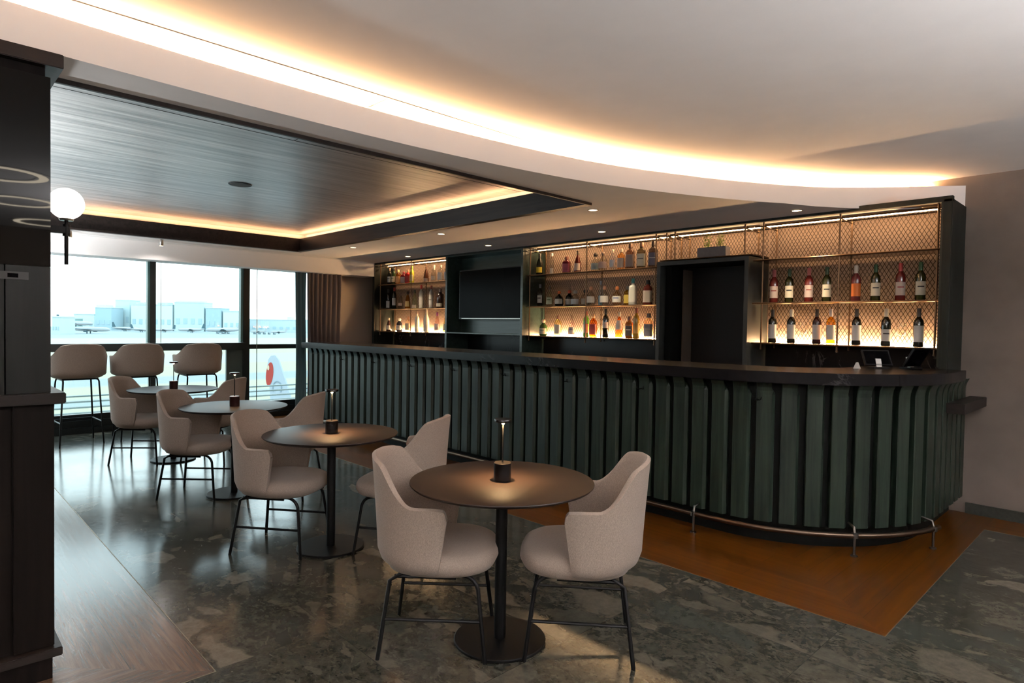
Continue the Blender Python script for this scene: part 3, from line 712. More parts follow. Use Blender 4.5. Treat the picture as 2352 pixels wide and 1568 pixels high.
for bx_ in ((-9.26,-7.325,1.325),(-5.72,-3.722,1.325),(-2.718,-1.19,1.325),(-3.72,-2.72,2.17)): schild(MB().box(bx_[0],bx_[1],6.14,BV,bx_[2],2.455), 'back_panel', M['niche_wall'])
schild(MB().box(-9.26,-7.29,5.66,6.12,.82,.9).box(-7.29,-3.72,5.66,6.12,.82,.9).box(-2.72,-1.19,5.8,6.12,.82,.9), 'rear_worktop', M['marble'])
schild(MB().box(-9.26,-3.72,5.72,6.12,.0,.82).box(-2.72,-1.19,5.82,6.12,.0,.82), 'rear_cabinet', M['green_dark'])
# screen
tv = empty('television', (-6.47,5.9,1.9), 0, 'large black flat television in the niche between the left and middle shelves', 'television')
invt = Matrix.Translation(tv.location).inverted()
for mb,nm,mt in ((MB().box(-7.11,-5.84,5.80,5.83,1.545,2.245),'casing',M['screen_frame']),(MB().box(-7.095,-5.855,5.796,5.80,1.565,2.232),'screen',M['screen']),(MB().box(-6.7,-6.2,5.83,5.98,1.75,2.05),'wall_bracket',M['black_metal']),(MB().box(-7.05,-5.85,5.797,5.801,1.548,1.556),'silver_edge',M['steel'])):
    o = mb.build(nm,mt,tv); o.matrix_parent_inverse = invt
# door opening
dr = empty('door_1', (-3.22,5.75,0)); struct(dr); invd = Matrix.Translation(dr.location).inverted()
def dchild(mb,name,mat,**k):
    o = mb.build(name,mat,dr,**k); o.matrix_parent_inverse = invd; return o
dchild(MB().box(-3.72,-3.68,FV,BV,0,2.15).box(-2.76,-2.72,FV,BV,0,2.15).box(-3.68,-2.76,FV,BV,2.11,2.15), 'door_frame', pm('dark_grey_door_frame',(.03,.032,.031),.45,spec=.3))
dchild(MB().box(-3.665,-2.775,6.12,6.18,0,2.10), 'door_panel', pm('dark_door', (.010,.008,.0075), .5, spec=.25))
dchild(MB().box(-3.665,-3.60,5.80,6.12,0,2.10), 'door_lining', M['black_board'])
dchild(MB().box(-3.555,-3.54,5.95,6.12,0,2.08), 'door_edge', pm('brown_door_edge', (.09,.07,.055), .45))

# shelving units
def unit(x0,x1,posts,zs,label,light=(True,True),zlo=1.28,stub=True,lowglow=True):
    """bronze tube frame: posts front and rear, shelves, expanded-metal backing, strip lights"""
    t = empty('bottle_shelving', ((x0+x1)/2,5.9,zs[0]), 0, label, 'shelving', 'lit bronze shelving behind the bar')
    iv = Matrix.Translation(t.location).inverted()
    def c(mb,name,mat,**k):
        o = mb.build(name,mat,t,**k); o.matrix_parent_inverse = iv; return o
    F, Bk = 5.79, 6.085
    for px in posts:
        for y in (F,Bk):
            mb = MB().tube([(px,y,zlo),(px,y,2.476 if y==F else 2.47)], .0085, 8)
            if y==F: mb.lathe([(.0,-.012),(.011,-.008),(.011,.004),(0,.008)],(px,y,zlo),8)
            c(mb,'post',M['bronze'],smooth=50)
    for i,zz in enumerate(zs):
        c(MB().box(x0+.004,x1-.004,F-.004,Bk+.02,zz-.012,zz), 'shelf', M['shelf_glass'])
        c(MB().tube([(x0,F-.014,zz-.006),(x1,F-.014,zz-.006)],.008,8).tube([(x0,Bk+.028,zz-.006),(x1,Bk+.028,zz-.006)],.006,6), 'shelf_rail', M['bronze'])
    br = MB().tube([(x0,F,2.425),(x1,F,2.425)],.006,6).tube([(x0,F+.07,2.405),(x1,F+.07,2.405)],.005,6)
    for px in posts: br.tube([(px,F,2.425),(px,Bk,2.415)],.006,6)
    c(br,'top_rail',M['bronze'])
    # expanded metal: two families of slanting strands
    mb = MB(); z0, z1 = zs[0]+.012, 2.46; H = z1-z0; pitch=.034; sl_=.034/.058
    for fam in (1,-1):
        k = x0-H*sl_
        while k < x1+H*sl_:
            a0,b0 = (k,z0),(k+fam*H*sl_,z1)
            # clip to [x0,x1]
            p,q = a0,b0; tt=[0,1]
            dx = q[0]-p[0]
            lo,hi = (x0+.004-p[0])/dx,(x1-.004-p[0])/dx
            if lo>hi: lo,hi=hi,lo
            lo=max(lo,0); hi=min(hi,1)
            if hi-lo>.01:
                A=(p[0]+dx*lo,p[1]+H*lo); Bq=(p[0]+dx*hi,p[1]+H*hi); w=.0028; y=6.118 if fam>0 else 6.1215
                v=[mb.bm.verts.new(pp) for pp in ((A[0]-w,y,A[1]),(A[0]+w,y,A[1]),(Bq[0]+w,y,Bq[1]),(Bq[0]-w,y,Bq[1]))]
                mb.face(v)
            k += pitch
    c(mb,'mesh_backing',M['bronze_dark'])
    if light[0]:
        c(MB().box(x0+.03,x1-.02,F+.15,F+.18,2.440,2.452),'light_strip',M['led_top'])
        c(MB().box(x0+.02,x1-.01,F+.14,F+.19,2.453,2.463),'light_channel',M['bronze'])
    if lowglow:
        c(MB().box(x0+.03,x1-.03,Bk+.012,Bk+.026,zs[0]+.001,zs[0]+.007),'floor_light',M['led'])
    return t
unit(-9.24,-7.335,(-9.20,-8.31,-7.38),(1.335,1.71,2.112),'lit bronze bottle shelving at the far left, beside the television')
unit(-5.71,-3.735,(-5.67,-4.74,-3.79),(1.335,1.71,2.112),'lit bronze bottle shelving between the television and the dark door')
unit(-2.705,-1.205,(-2.62,-1.95,-1.235),(1.335,1.71,2.112),'lit bronze wine shelving at the far right, ending at the dark panel')
unit(-3.73,-2.71,(-3.66,-3.56,-2.80),(2.175,),'short lit bronze shelf over the dark doorway',zlo=2.165,lowglow=False)

# ------------------------------------------------------------------ bottles
BM = {}
def bmat(col, kind='solid'):
    key=(col,kind)
    if key not in BM:
        nm='bottle_%d'%len(BM)
        if kind=='clear': BM[key]=glassy(nm,col)
        else: BM[key]=pm(nm,col,.06 if kind=='solid' else .5,spec=.6)
    return BM[key]
PROF = {
 'wine':   ([(.0,0),(.034,0),(.0375,.006),(.0375,.185),(.034,.205),(.018,.228),(.0145,.24),(.0145,.292),(.0,.293)],0),
 'sparkling': ([(.0,0),(.04,0),(.044,.008),(.044,.15),(.036,.19),(.018,.235),(.015,.25),(.015,.29),(.0,.291)],0),
 'tall':   ([(.0,0),(.032,0),(.036,.006),(.036,.19),(.030,.215),(.015,.235),(.0135,.25),(.0135,.285),(0,.286)],0),
 'slim':   ([(.0,0),(.022,0),(.025,.006),(.026,.19),(.016,.235),(.012,.25),(.012,.285),(0,.286)],0),
 'square': ([(.0,0),(.036,0),(.040,.005),(.040,.165),(.036,.18),(.016,.195),(.014,.205),(.014,.235),(0,.236)],6),
 'box':    ([(.0,0),(.040,0),(.046,.006),(.046,.155),(.040,.172),(.020,.185),(.018,.195),(.018,.215),(0,.216)],5),
 'squat':  ([(.0,0),(.042,0),(.050,.008),(.052,.075),(.045,.110),(.022,.128),(.018,.135),(.018,.155),(0,.156)],0),
 'flask':  ([(.0,0),(.040,0),(.052,.02),(.056,.065),(.045,.110),(.018,.135),(.014,.145),(.014,.17),(0,.171)],0),
 'cone':   ([(.0,0),(.042,0),(.046,.008),(.040,.10),(.026,.17),(.014,.20),(.013,.24),(0,.241)],0),
}
CAPZ = {'wine':(.235,.300,.0165),'sparkling':(.215,.302,.0175),'tall':(.248,.298,.0165),'slim':(.25,.292,.014),'square':(.208,.25,.018),'box':(.195,.235,.024),'squat':(.14,.175,.026),'flask':(.148,.185,.022),'cone':(.205,.25,.0165)}
LABZ = {'wine':(.045,.150),'sparkling':(.04,.115),'tall':(.05,.15),'slim':(.05,.14),'square':(.03,.14),'box':(.025,.135),'squat':(.02,.08),'flask':(.03,.09),'cone':(.03,.11)}
def prof_r(prof, z):
    for (r0,z0),(r1,z1) in zip(prof[1:],prof[2:]):
        if z0<=z<=z1 and z1>z0: return r0+(r1-r0)*(z-z0)/(z1-z0)
    return prof[2][0]
def bottle(x, zsh, kind, body, bk, labcol, capcol, sc=1.0, y=5.93, label='', group='', mark=None, lz=None):
    nm = {'wine':'wine_bottle','sparkling':'sparkling_bottle'}.get(kind,'spirit_bottle')
    ang = math.atan2(-y, -x) if True else 0        # labels turned to the room
    ang = -PI/2 + .35
    e = empty(nm, (x,y,zsh+.0005), ang, label, 'bottle', group); sc *= 1.05
    prof, sq = PROF[kind]; prof=[(r*(.92+.08*sc),z*sc) for r,z in prof]
    MB().lathe(prof, seg=20 if sq else 18, sq=sq).build('glass', bmat(body,bk), e, smooth=50)
    if labcol:
        z0,z1 = lz or LABZ[kind]; z0*=sc; z1*=sc
        mb=MB(); n=10
        def R(a,z):
            r=prof_r(prof,z)+.0012
            if sq: r *= (abs(math.cos(a))**sq+abs(math.sin(a))**sq)**(-1/sq)
            return (r*math.cos(a),r*math.sin(a),z)
        span = 1.15
        mb.grid(lambda s_,t_: R(-span+2*span*s_, z0+(z1-z0)*t_), 12, 3)
        lb_ = mb.build('label', bmat(labcol,'matt'), e, smooth=60)
        if mark:
            zc=(z0+z1)/2; mb=MB()
            def R2(a,z): p=R(a,z); q=1+.0012/max(.01,math.hypot(p[0],p[1])); return (p[0]*q,p[1]*q,z)
            mb.grid(lambda s_,t_: R2(-.6+1.2*s_, zc+.008+.010*t_),6,1)
            mb.build('label_print', bmat(mark,'matt'), lb_)
    if capcol:
        z0,z1,r=CAPZ[kind]; z0*=sc; z1*=sc
        if kind in('squat','flask') : pr=[(0,z0),(r*.7,z0),(r,z0+(z1-z0)*.3),(r,z0+(z1-z0)*.7),(r*.6,z1),(0,z1)]
        else: pr=[(0,z0),(r,z0),(r,z1-.002),(r-.002,z1),(0,z1)]
        MB().lathe(pr, seg=14).build('cap', bmat(capcol,'matt'), e, smooth=50)
    return e
WHITE=(.78,.76,.70); CREAM=(.75,.68,.52); BLACK=(.012,.012,.012); RED=(.45,.03,.03); ORA=(.75,.22,.05); GREY=(.3,.3,.32)
DK=(.010,.012,.008); DKR=(.03,.006,.006); CLR=(.80,.80,.77); GRN=(.05,.16,.03); ROSE=(.13,.017,.013); AMB=(.65,.33,.08)
ORD=('first','second','third','fourth','fifth','sixth','seventh','eighth','ninth','tenth','eleventh','twelfth','thirteenth')
def row(xs, zsh, defs, unitname, shelf):
    n = len(xs)
    for i,(x,d) in enumerate(zip(xs,defs)):
        desc = d[0]
        lab = '%s, %s from left on %s shelf of %s unit' % (desc, ORD[i], shelf, unitname)
        bottle(x, zsh, *d[1:6], **(d[6] if len(d)>6 else {}), label=lab, group='bottles on the %s shelf of the %s unit' % (shelf,unitname))
Z0,Z1,Z2 = 1.335,1.71,2.112
# right unit
OLV=(.028,.028,.006)
row([-2.57,-2.427,-2.25,-2.096,-1.856,-1.703,-1.518,-1.375], Z1, [
 ('pink wine bottle with pale label','wine',ROSE,'solid',(.62,.50,.44),(.40,.10,.10),{'mark':(.35,.08,.06)}),
 ('olive wine bottle with cream label','wine',OLV,'solid',CREAM,(.02,.06,.03),{'mark':BLACK}),
 ('pink wine bottle with pale label','wine',ROSE,'solid',(.62,.50,.44),(.42,.12,.12),{'mark':(.35,.08,.06)}),
 ('olive wine bottle with cream label','wine',OLV,'solid',CREAM,(.02,.06,.03),{'mark':BLACK}),
 ('white-capped bottle with orange label','wine',(.16,.03,.03),'solid',(.80,.20,.03),WHITE,{}),
 ('dark green wine bottle with cream label','wine',OLV,'solid',CREAM,(.02,.08,.03),{'mark':BLACK}),
 ('red-capped rose wine bottle','wine',ROSE,'solid',(.62,.52,.46),(.42,.05,.05),{'mark':(.3,.05,.05)}),
 ('dark green wine bottle with wide label','wine',OLV,'solid',(.66,.62,.50),(.02,.08,.03),{'mark':BLACK})],
 'right','middle')
row([-2.574,-2.399,-2.171,-2.052,-1.842,-1.614,-1.378], Z0, [
 ('black wine bottle with tall white label','wine',DK,'solid',(.80,.79,.78),BLACK,{'lz':(.04,.165)}),
 ('white-capped dark wine bottle','wine',DK,'solid',(.80,.79,.78),WHITE,{'lz':(.04,.165)}),
 ('black-capped dark red wine bottle','wine',DKR,'solid',(.72,.70,.68),BLACK,{'lz':(.04,.165)}),
 ('golden white-wine bottle with white cap','wine',(.85,.58,.12),'clear',WHITE,(.70,.62,.62),{'lz':(.04,.165)}),
 ('slender black wine bottle, white label','wine',DK,'solid',(.80,.79,.78),BLACK,{'lz':(.04,.165)}),
 ('cream-capped dark bottle with oval print','wine',DK,'solid',(.76,.75,.70),(.66,.60,.50),{'mark':(.05,.05,.05),'lz':(.04,.135)}),
 ('tall black wine bottle, white label','wine',DK,'solid',(.80,.79,.78),BLACK,{'lz':(.04,.165)})],
 'right','bottom')
# wine glasses
def wineglass(x, z, label):
    e = empty('wine_glass', (x,5.95,z+.0005), 0, label, 'glass', 'wine glasses on the right unit')
    g = glassy('goblet_glass', (.97,.97,.95))
    MB().lathe([(0,0),(.034,0),(.034,.003),(.006,.006),(0,.006)],seg=18).build('foot', g, e, smooth=40)
    MB().lathe([(0,.006),(.004,.006),(.004,.085),(0,.085)],seg=10).build('stem', g, e, smooth=40)
    MB().lathe([(.004,.085),(.03,.10),(.042,.135),(.040,.165),(.034,.195),(.033,.195),(.038,.165),(.040,.135),(.028,.103),(.002,.09)],seg=20).build('bowl', g, e, smooth=60)
wineglass(-2.30, Z0, 'clear wine glass beside the white-capped bottle, bottom shelf of right unit')
wineglass(-1.505, Z0, 'clear wine glass near the right end of the bottom wine shelf')
# middle unit
row([-5.635,-5.421,-5.174,-4.996,-4.719,-4.608,-4.468,-4.344,-4.223,-4.07,-3.917], Z2, [
 ('black sparkling bottle with yellow label','sparkling',DK,'solid',(.80,.62,.05),BLACK,{'sc':.9}),
 ('clear slim bottle with silver label','slim',CLR,'clear',(.45,.45,.46),(.6,.6,.6),{'sc':.9,'lz':(.01,.09)}),
 ('dark red flat bottle with brown cap','box',(.14,.012,.02),'solid',(.30,.05,.08),(.18,.06,.04),{'sc':.88}),
 ('deep red decanter-shaped bottle','cone',(.12,.015,.01),'solid',(.62,.50,.44),(.06,.03,.02),{'sc':1.05}),
 ('clear bottle with dark stopper','squat',CLR,'clear',(.35,.42,.42),(.05,.03,.02),{'sc':1.25}),
 ('clear bottle with pinkish label','flask',CLR,'clear',(.55,.42,.38),(.30,.20,.16),{'sc':1.2}),
 ('clear bottle with pale blue label','tall',(.85,.88,.95),'clear',(.62,.64,.70),(.50,.42,.34),{'sc':.8}),
 ('pale amber bottle with glass stopper','square',(.90,.66,.36),'clear',(.70,.55,.44),(.75,.60,.48),{'sc':.95}),
 ('tall square grey-brown bottle','box',(.50,.38,.32),'clear',(.34,.26,.23),(.12,.05,.03),{'sc':1.2}),
 ('tall square bottle with cream label','box',(.40,.38,.30),'clear',CREAM,(.30,.16,.10),{'sc':1.2,'mark':(.2,.18,.15)}),
 ('tall square bottle with navy label','box',(.35,.32,.32),'clear',(.09,.09,.15),(.05,.03,.03),{'sc':1.2,'mark':(.4,.4,.42)})],
 'centre','top')
row([-5.619,-5.451,-5.288,-5.186,-5.023,-4.93,-4.778,-4.686,-4.575,-4.395,-4.302,-4.176,-3.975], Z1, [
 ('clear slender bottle, black and white label','tall',CLR,'clear',(.70,.70,.68),(.16,.18,.22),{'sc':.93,'mark':BLACK}),
 ('clear tall bottle with greenish label','cone',(.85,.9,.8),'clear',(.55,.60,.42),(.12,.09,.07),{'sc':1.0,'mark':(.1,.15,.05)}),
 ('squat dark bottle with orange stopper','flask',DK,'solid',WHITE,(.65,.16,.05),{'sc':1.0}),
 ('squat black bottle with red stopper','squat',DK,'solid',WHITE,(.45,.07,.03),{'sc':1.12,'y':6.01}),
 ('squat silvery bottle with grey cap','squat',(.8,.8,.8),'clear',(.62,.64,.64),(.35,.34,.33),{'sc':1.05}),
 ('clear squat bottle with black ball stopper','squat',CLR,'clear',(.60,.56,.50),BLACK,{'sc':1.12,'y':6.01}),
 ('clear flask with peach stopper','flask',CLR,'clear',(.72,.68,.62),(.80,.42,.26),{'sc':1.2}),
 ('tall slim bottle with sky blue label','slim',(.85,.92,1.0),'clear',(.25,.48,.68),(.62,.66,.72),{'sc':.98,'y':6.0,'lz':(.01,.12)}),
 ('round clear bottle with peach ball stopper','flask',CLR,'clear',WHITE,(.80,.42,.26),{'sc':1.22}),
 ('flask with orange cap and blue emblem','flask',(.90,.78,.60),'clear',WHITE,(.70,.22,.06),{'sc':1.15,'mark':(.1,.15,.4)}),
 ('yellow gold squared bottle','square',(.90,.68,.10),'clear',(.72,.55,.10),(.55,.50,.45),{'sc':.85,'y':6.01}),
 ('white bottle with turquoise stopper','square',(.80,.82,.74),'solid',(.78,.78,.68),(.06,.38,.42),{'sc':1.15}),
 ('brown bottle with beige label, black cap','box',(.16,.03,.02),'solid',(.70,.60,.50),BLACK,{'sc':1.12})],
 'centre','middle')
row([-5.55,-5.302,-5.072,-4.845,-4.735,-4.55,-4.356,-4.215,-4.12,-3.956], Z0, [
 ('squat green bottle with pale label','squat',(.05,.11,.03),'solid',(.62,.55,.44),(.72,.50,.36),{'sc':1.15,'mark':(.1,.2,.1)}),
 ('white-labelled squared bottle, dark stopper','square',(.9,.85,.55),'clear',(.82,.78,.68),(.14,.06,.04),{'sc':1.0}),
 ('clear pinkish bottle with violet print','cone',(.95,.85,.85),'clear',(.80,.68,.66),(.22,.14,.12),{'sc':1.02,'mark':(.25,.2,.45)}),
 ('bright green tall bottle','tall',(.12,.40,.04),'solid',(.80,.76,.62),(.30,.08,.05),{'sc':1.0}),
 ('orange whisky bottle with red slanted label','square',(.85,.40,.06),'clear',(.55,.08,.07),(.80,.52,.32),{'sc':1.05}),
 ('black bottle with white slanted label','tall',DK,'solid',(.66,.66,.66),BLACK,{'sc':1.08,'lz':(.10,.16)}),
 ('amber-bottomed bottle with white label','cone',(.90,.45,.14),'clear',(.85,.82,.72),(.75,.70,.60),{'sc':1.15,'lz':(.08,.17)}),
 ('short dark amber bottle, black label','square',(.50,.14,.02),'solid',(.08,.06,.05),(.20,.10,.08),{'sc':.95,'mark':(.7,.6,.5)}),
 ('tall green-gold bottle','tall',(.36,.22,.03),'solid',(.62,.38,.10),(.30,.10,.07),{'sc':1.1}),
 ('clear squared bottle with grey label','box',(.92,.80,.62),'clear',(.28,.27,.30),(.04,.04,.05),{'sc':1.15,'mark':(.6,.55,.5)})],
 'centre','bottom')
# left unit
row([-9.14,-9.02,-8.88,-8.72,-8.60,-8.488,-8.10,-7.90,-7.727,-7.56], Z2, [
 ('dark bottle with white label','tall',DK,'solid',(.70,.70,.66),(.20,.16,.14),{'sc':.93,'mark':BLACK}),
 ('dark green bottle with pale label','tall',(.02,.05,.015),'solid',(.66,.72,.58),BLACK,{'sc':.93,'mark':(.05,.2,.08)}),
 ('amber gold bottle','square',(.85,.50,.14),'clear',(.70,.40,.16),(.75,.50,.25),{'sc':.95}),
 ('dark red liqueur bottle','box',(.20,.01,.02),'solid',(.50,.42,.42),(.25,.03,.05),{'sc':.85}),
 ('bright red bottle','square',(.62,.03,.03),'solid',(.45,.02,.02),(.65,.30,.20),{'sc':.9}),
 ('yellow-green tall bottle','tall',(.62,.60,.06),'solid',(.72,.70,.40),(.30,.45,.06),{'sc':.93}),
 ('small dark decanter bottle','cone',(.10,.03,.015),'solid',(.30,.22,.20),(.12,.05,.03),{'sc':1.0,'lz':(.02,.07)}),
 ('large clear rounded bottle','sparkling',CLR,'clear',(.78,.68,.58),(.80,.70,.60),{'sc':.86}),
 ('clear bottle with white print','square',CLR,'clear',(.76,.70,.64),(.62,.55,.50),{'sc':1.0}),
 ('clear bottle with blue print','square',CLR,'clear',(.60,.62,.70),(.30,.32,.45),{'sc':1.0})],
 'left','top')
row([-9.17,-8.99,-8.80,-8.60,-8.404,-8.225,-7.96,-7.73,-7.56], Z1, [
 ('black bottle with white half label','tall',DK,'solid',(.75,.75,.75),BLACK,{'sc':1.08,'lz':(.02,.12)}),
 ('dark bottle with red cap','tall',DK,'solid',(.72,.72,.74),(.50,.04,.04),{'sc':1.15}),
 ('clear ornate bottle','cone',CLR,'clear',(.58,.46,.40),(.16,.10,.08),{'sc':1.02,'lz':(.05,.09)}),
 ('golden bottle with dark cap','cone',(.85,.55,.14),'clear',(.75,.55,.22),(.05,.03,.02),{'sc':1.08}),
 ('pale green-based clear bottle','cone',(.80,.86,.70),'clear',(.52,.42,.32),(.10,.12,.08),{'sc':1.15,'lz':(.01,.05)}),
 ('white bottle with red cap','tall',(.80,.78,.68),'solid',(.80,.74,.66),(.55,.05,.05),{'sc':1.2}),
 ('silver-white patterned bottle','tall',(.75,.70,.64),'solid',(.72,.70,.66),(.35,.08,.07),{'sc':1.15,'mark':(.2,.15,.12)}),
 ('wide dark brown bottle with cream label','box',(.05,.018,.01),'solid',(.76,.68,.54),(.40,.30,.26),{'sc':1.2,'lz':(.02,.06)}),
 ('black and white patterned bottle','slim',(.06,.05,.05),'solid',(.62,.58,.56),(.04,.03,.03),{'sc':1.12,'mark':BLACK})],
 'left','middle')
row([-9.15,-8.83,-8.58,-8.33,-8.08,-7.80,-7.58], Z0, [
 ('small dark ribbed bottle','cone',(.05,.02,.015),'solid',(.50,.45,.42),(.62,.55,.45),{'sc':.85}),
 ('round black and white bottle','squat',(.05,.05,.07),'solid',(.66,.66,.68),(.62,.60,.55),{'sc':1.2,'mark':BLACK}),
 ('clear bottle with brown cap','square',(.95,.85,.70),'clear',(.80,.66,.44),(.32,.16,.10),{'sc':.95}),
 ('slender white bottle','tall',(.80,.76,.68),'solid',(.84,.80,.70),(.35,.25,.20),{'sc':1.08}),
 ('wide white bottle with long neck','sparkling',(.86,.82,.70),'solid',(.82,.76,.66),(.80,.72,.58),{'sc':1.15}),
 ('pale pink bottle with purple neck','cone',(.92,.74,.70),'clear',(.80,.68,.70),(.40,.10,.30),{'sc':1.2}),
 ('pale yellow bottle with red cap','cone',(.88,.80,.42),'clear',(.82,.72,.44),(.60,.07,.12),{'sc':1.15})],
 'left','bottom')
# plant box on the short shelf
pl = empty('plant_box', (-3.165,5.865,2.1755), 0, 'grey rectangular planter with two yellow-green plants on the shelf over the doorway', 'plant')
MB().box(-.155,.155,-.05,.05,0,.10).build('planter', M['planter'], pl, bevel=.004)
MB().box(-.145,.145,-.042,.042,.10,.103).build('soil', M['black_board'], pl)
for cx in (-.07,.075):
    mb = MB()
    for k in range(90):
        a=random.uniform(0,2*PI); rr=random.uniform(0,.05); h=random.uniform(.01,.14)*(1-rr*6 if random.random()<.5 else 1)
        x=cx+rr*math.cos(a); y=rr*.7*math.sin(a); zz=.10+max(h,.005); d=random.uniform(0,2*PI); l=random.uniform(.012,.026)
        tp=(x+l*math.cos(d),y+l*math.sin(d)*.7,zz+l*random.uniform(.3,1.1)); w=.004
        s1=(x-w*math.sin(d),y+w*math.cos(d),zz); s2=(x+w*math.sin(d),y-w*math.cos(d),zz)
        mb.face([mb.bm.verts.new(p) for p in (s1,(x+(tp[0]-x)*.5-w*1.5*math.sin(d),y+(tp[1]-y)*.5+w*1.5*math.cos(d),(zz+tp[2])/2),tp,s2)])
    for k in range(7):
        a=random.uniform(0,2*PI); mb.tube([(cx+.02*math.cos(a),.015*math.sin(a),.10),(cx+.035*math.cos(a),.02*math.sin(a),.19+random.uniform(-.03,.04))],.0015,5)
    mb.build('foliage', M['leaf'], pl)

# ------------------------------------------------------------------ chairs
def shell_mb(hb=.865, ha=.675, z0=.375, W=.285, Dp=.275, arm=.07):
    """barrel back; x is forward. Path: left arm front -> round the back -> right arm front"""
    mb = MB(); n=80; m=12; th=.030
    path=[]; 
    for i in range(n+1):
        s=-1+2*i/n; a=abs(s)
        if a<.66:
            t=a/.66*PI/2; x=-math.cos(t)**.92*Dp*1.0; y=math.sin(t)**.92*W
        else:
            k=(a-.66)/.34; x=k*arm; y=W-.012*k*k
        y*= (1 if s>0 else -1); path.append((x,y,a))
    def hz(a):
        t=min(1,max(0,(a-.27)/.29)); t=t*t*(3-2*t)
        v=(hb-.05*(min(a,.42)/.42)**2)*(1-t)+ha*t - .006*max(0,(a-.7)/.3)
        if a>.90: v-= .040*(1-math.sqrt(max(0,1-((a-.90)/.10)**2)))
        return v
    outer=[];inner=[]
    for (x,y,a) in path:
        L=math.hypot(x if a<.66 else 0,y); nx,ny=((x/Dp if a<.66 else 0),y/W); l=math.hypot(nx,ny); nx/=l; ny/=l
        co=[];ci=[]; H=hz(a)
        for j in range(m+1):
            t=j/m; zz=z0+(H-z0)*t; 
            bot=max(0,1-t/.16); inset=.055*bot**2         # rounded underside
            flare=.035*(t*(H-z0)/(hb-z0))**1.3*(1-.5*min(1,a/.7))
            fx=x - (a>.66)*((a-.66)/.34)*arm*.55*(1-t)      # front edge leans back towards the seat
            co.append((fx+nx*(flare-inset),y+ny*(flare-inset),zz))
            ci.append((fx+nx*(flare-inset-th),y+ny*(flare-inset-th),zz+(0 if j<m else -.004)))
        outer.append(co);inner.append(ci)
    VO=[[mb.bm.verts.new(p) for p in c] for c in outer]; VI=[[mb.bm.verts.new(p) for p in c] for c in inner]
    for i in range(n):
        for j in range(m):
            mb.face([VO[i][j],VO[i+1][j],VO[i+1][j+1],VO[i][j+1]]); mb.face([VI[i][j],VI[i][j+1],VI[i+1][j+1],VI[i+1][j]])
        # rounded rim
        a0,a1,b0,b1=VO[i][m],VO[i+1][m],VI[i][m],VI[i+1][m]
        if i==0: rim=[]
        def mid(p,q): c=(p.co+q.co)/2; return (c.x,c.y,c.z+.010)
        if i==0: r0=mb.bm.verts.new(mid(a0,b0)); 
        r1=mb.bm.verts.new(mid(a1,b1))
        mb.face([a0,a1,r1,r0]); mb.face([r0,r1,b1,b0]); r0=r1
        mb.face([VO[i][0],VI[i][0],VI[i+1][0],VO[i+1][0]])
    for i in (0,n):
        for j in range(m): mb.face([VO[i][j],VO[i][j+1],VI[i][j+1],VI[i][j]])
    return mb
def seat_mb(z0=.365, z1=.475, W=.262, x0=-.235, x1=.275):
    mb=MB(); n=40; rings=[]
    cx=(x0+x1)/2; hx=(x1-x0)/2
    def ring(f,z):
        r=[]
        for i in range(n):
            a=2*PI*i/n; e=2.7; k=(abs(math.cos(a))**e+abs(math.sin(a))**e)**(-1/e)
            r.append((cx+hx*f*k*math.cos(a), W*f*k*math.sin(a), z))
        return r
    H=z1-z0
    for f,t in ((.55,0),(.84,.02),(.94,.14),(1.0,.42),(.99,.62),(.95,.80),(.86,.92),(.66,.985),(.35,1.0)): rings.append(ring(f,z0+H*t))
    mb.loft(rings); return mb
def make_chair(name,label,cat,group,stool=False):
    t=empty(name,(0,0,0),0,label,cat,group)
    dz=.40 if stool else 0
    seat_mb(.365+dz,.475+dz).build('seat',M['fabric'],t,smooth=70)
    shell_mb(.865+(.30 if stool else 0)+0,.675+dz-(.06 if stool else 0),.375+dz).build('backrest',M['fabric'],t,smooth=60)
    top=.362+dz; r=.0095; bk=-.19; ft=.20 if not stool else .19; sp=.17
    for s in (1,-1):
        yb=s*sp; 
        fb_=.235 if not stool else .235; fy=s*.215
        # front leg with bent shoulder
        pts=[(.04,yb,top)]
        for k in range(7):
            a=k/6*PI/2; pts.append((ft-.075+.075*math.sin(a), yb+(s*.01)*k/6, top-.075+.075*math.cos(a)))
        pts.append((fb_, fy, 0))
        MB().tube(pts,r,8).build('leg',M['black_metal'],t,smooth=60)
        MB().tube([(-.14,yb,top),(bk,s*(sp+.005),top-.03),(-.232,fy,0)],r,8).build('leg',M['black_metal'],t,smooth=60)
        MB().tube([(-.17,yb,top-.012),(.10,yb,top-.012)],r*.9,8).build('seat_frame',M['black_metal'],t)
        zs=.17 if not stool else .26
        f=zs/top
        MB().tube([(-.232+(.232+bk)*f, fy+(yb-fy)*f, zs),(fb_+(ft-fb_)*f, fy+(yb-fy)*f, zs)],r*.8,8).build('stretcher',M['black_metal'],t)
    if stool:
        zs=.26; f=zs/top; y_=.215+(sp-.215)*f; x_=.235+(ft-.235)*f
        MB().tube([(x_,-y_,zs),(x_,y_,zs)],r*.8,8).build('footrest',M['black_metal'],t)
    MB().tube([(.05,-sp,top-.006),(.05,sp,top-.006)],r*.9,8).tube([(-.14,-sp,top-.006),(-.14,sp,top-.006)],r*.9,8).build('cross_bar',M['black_metal'],t)
    return t
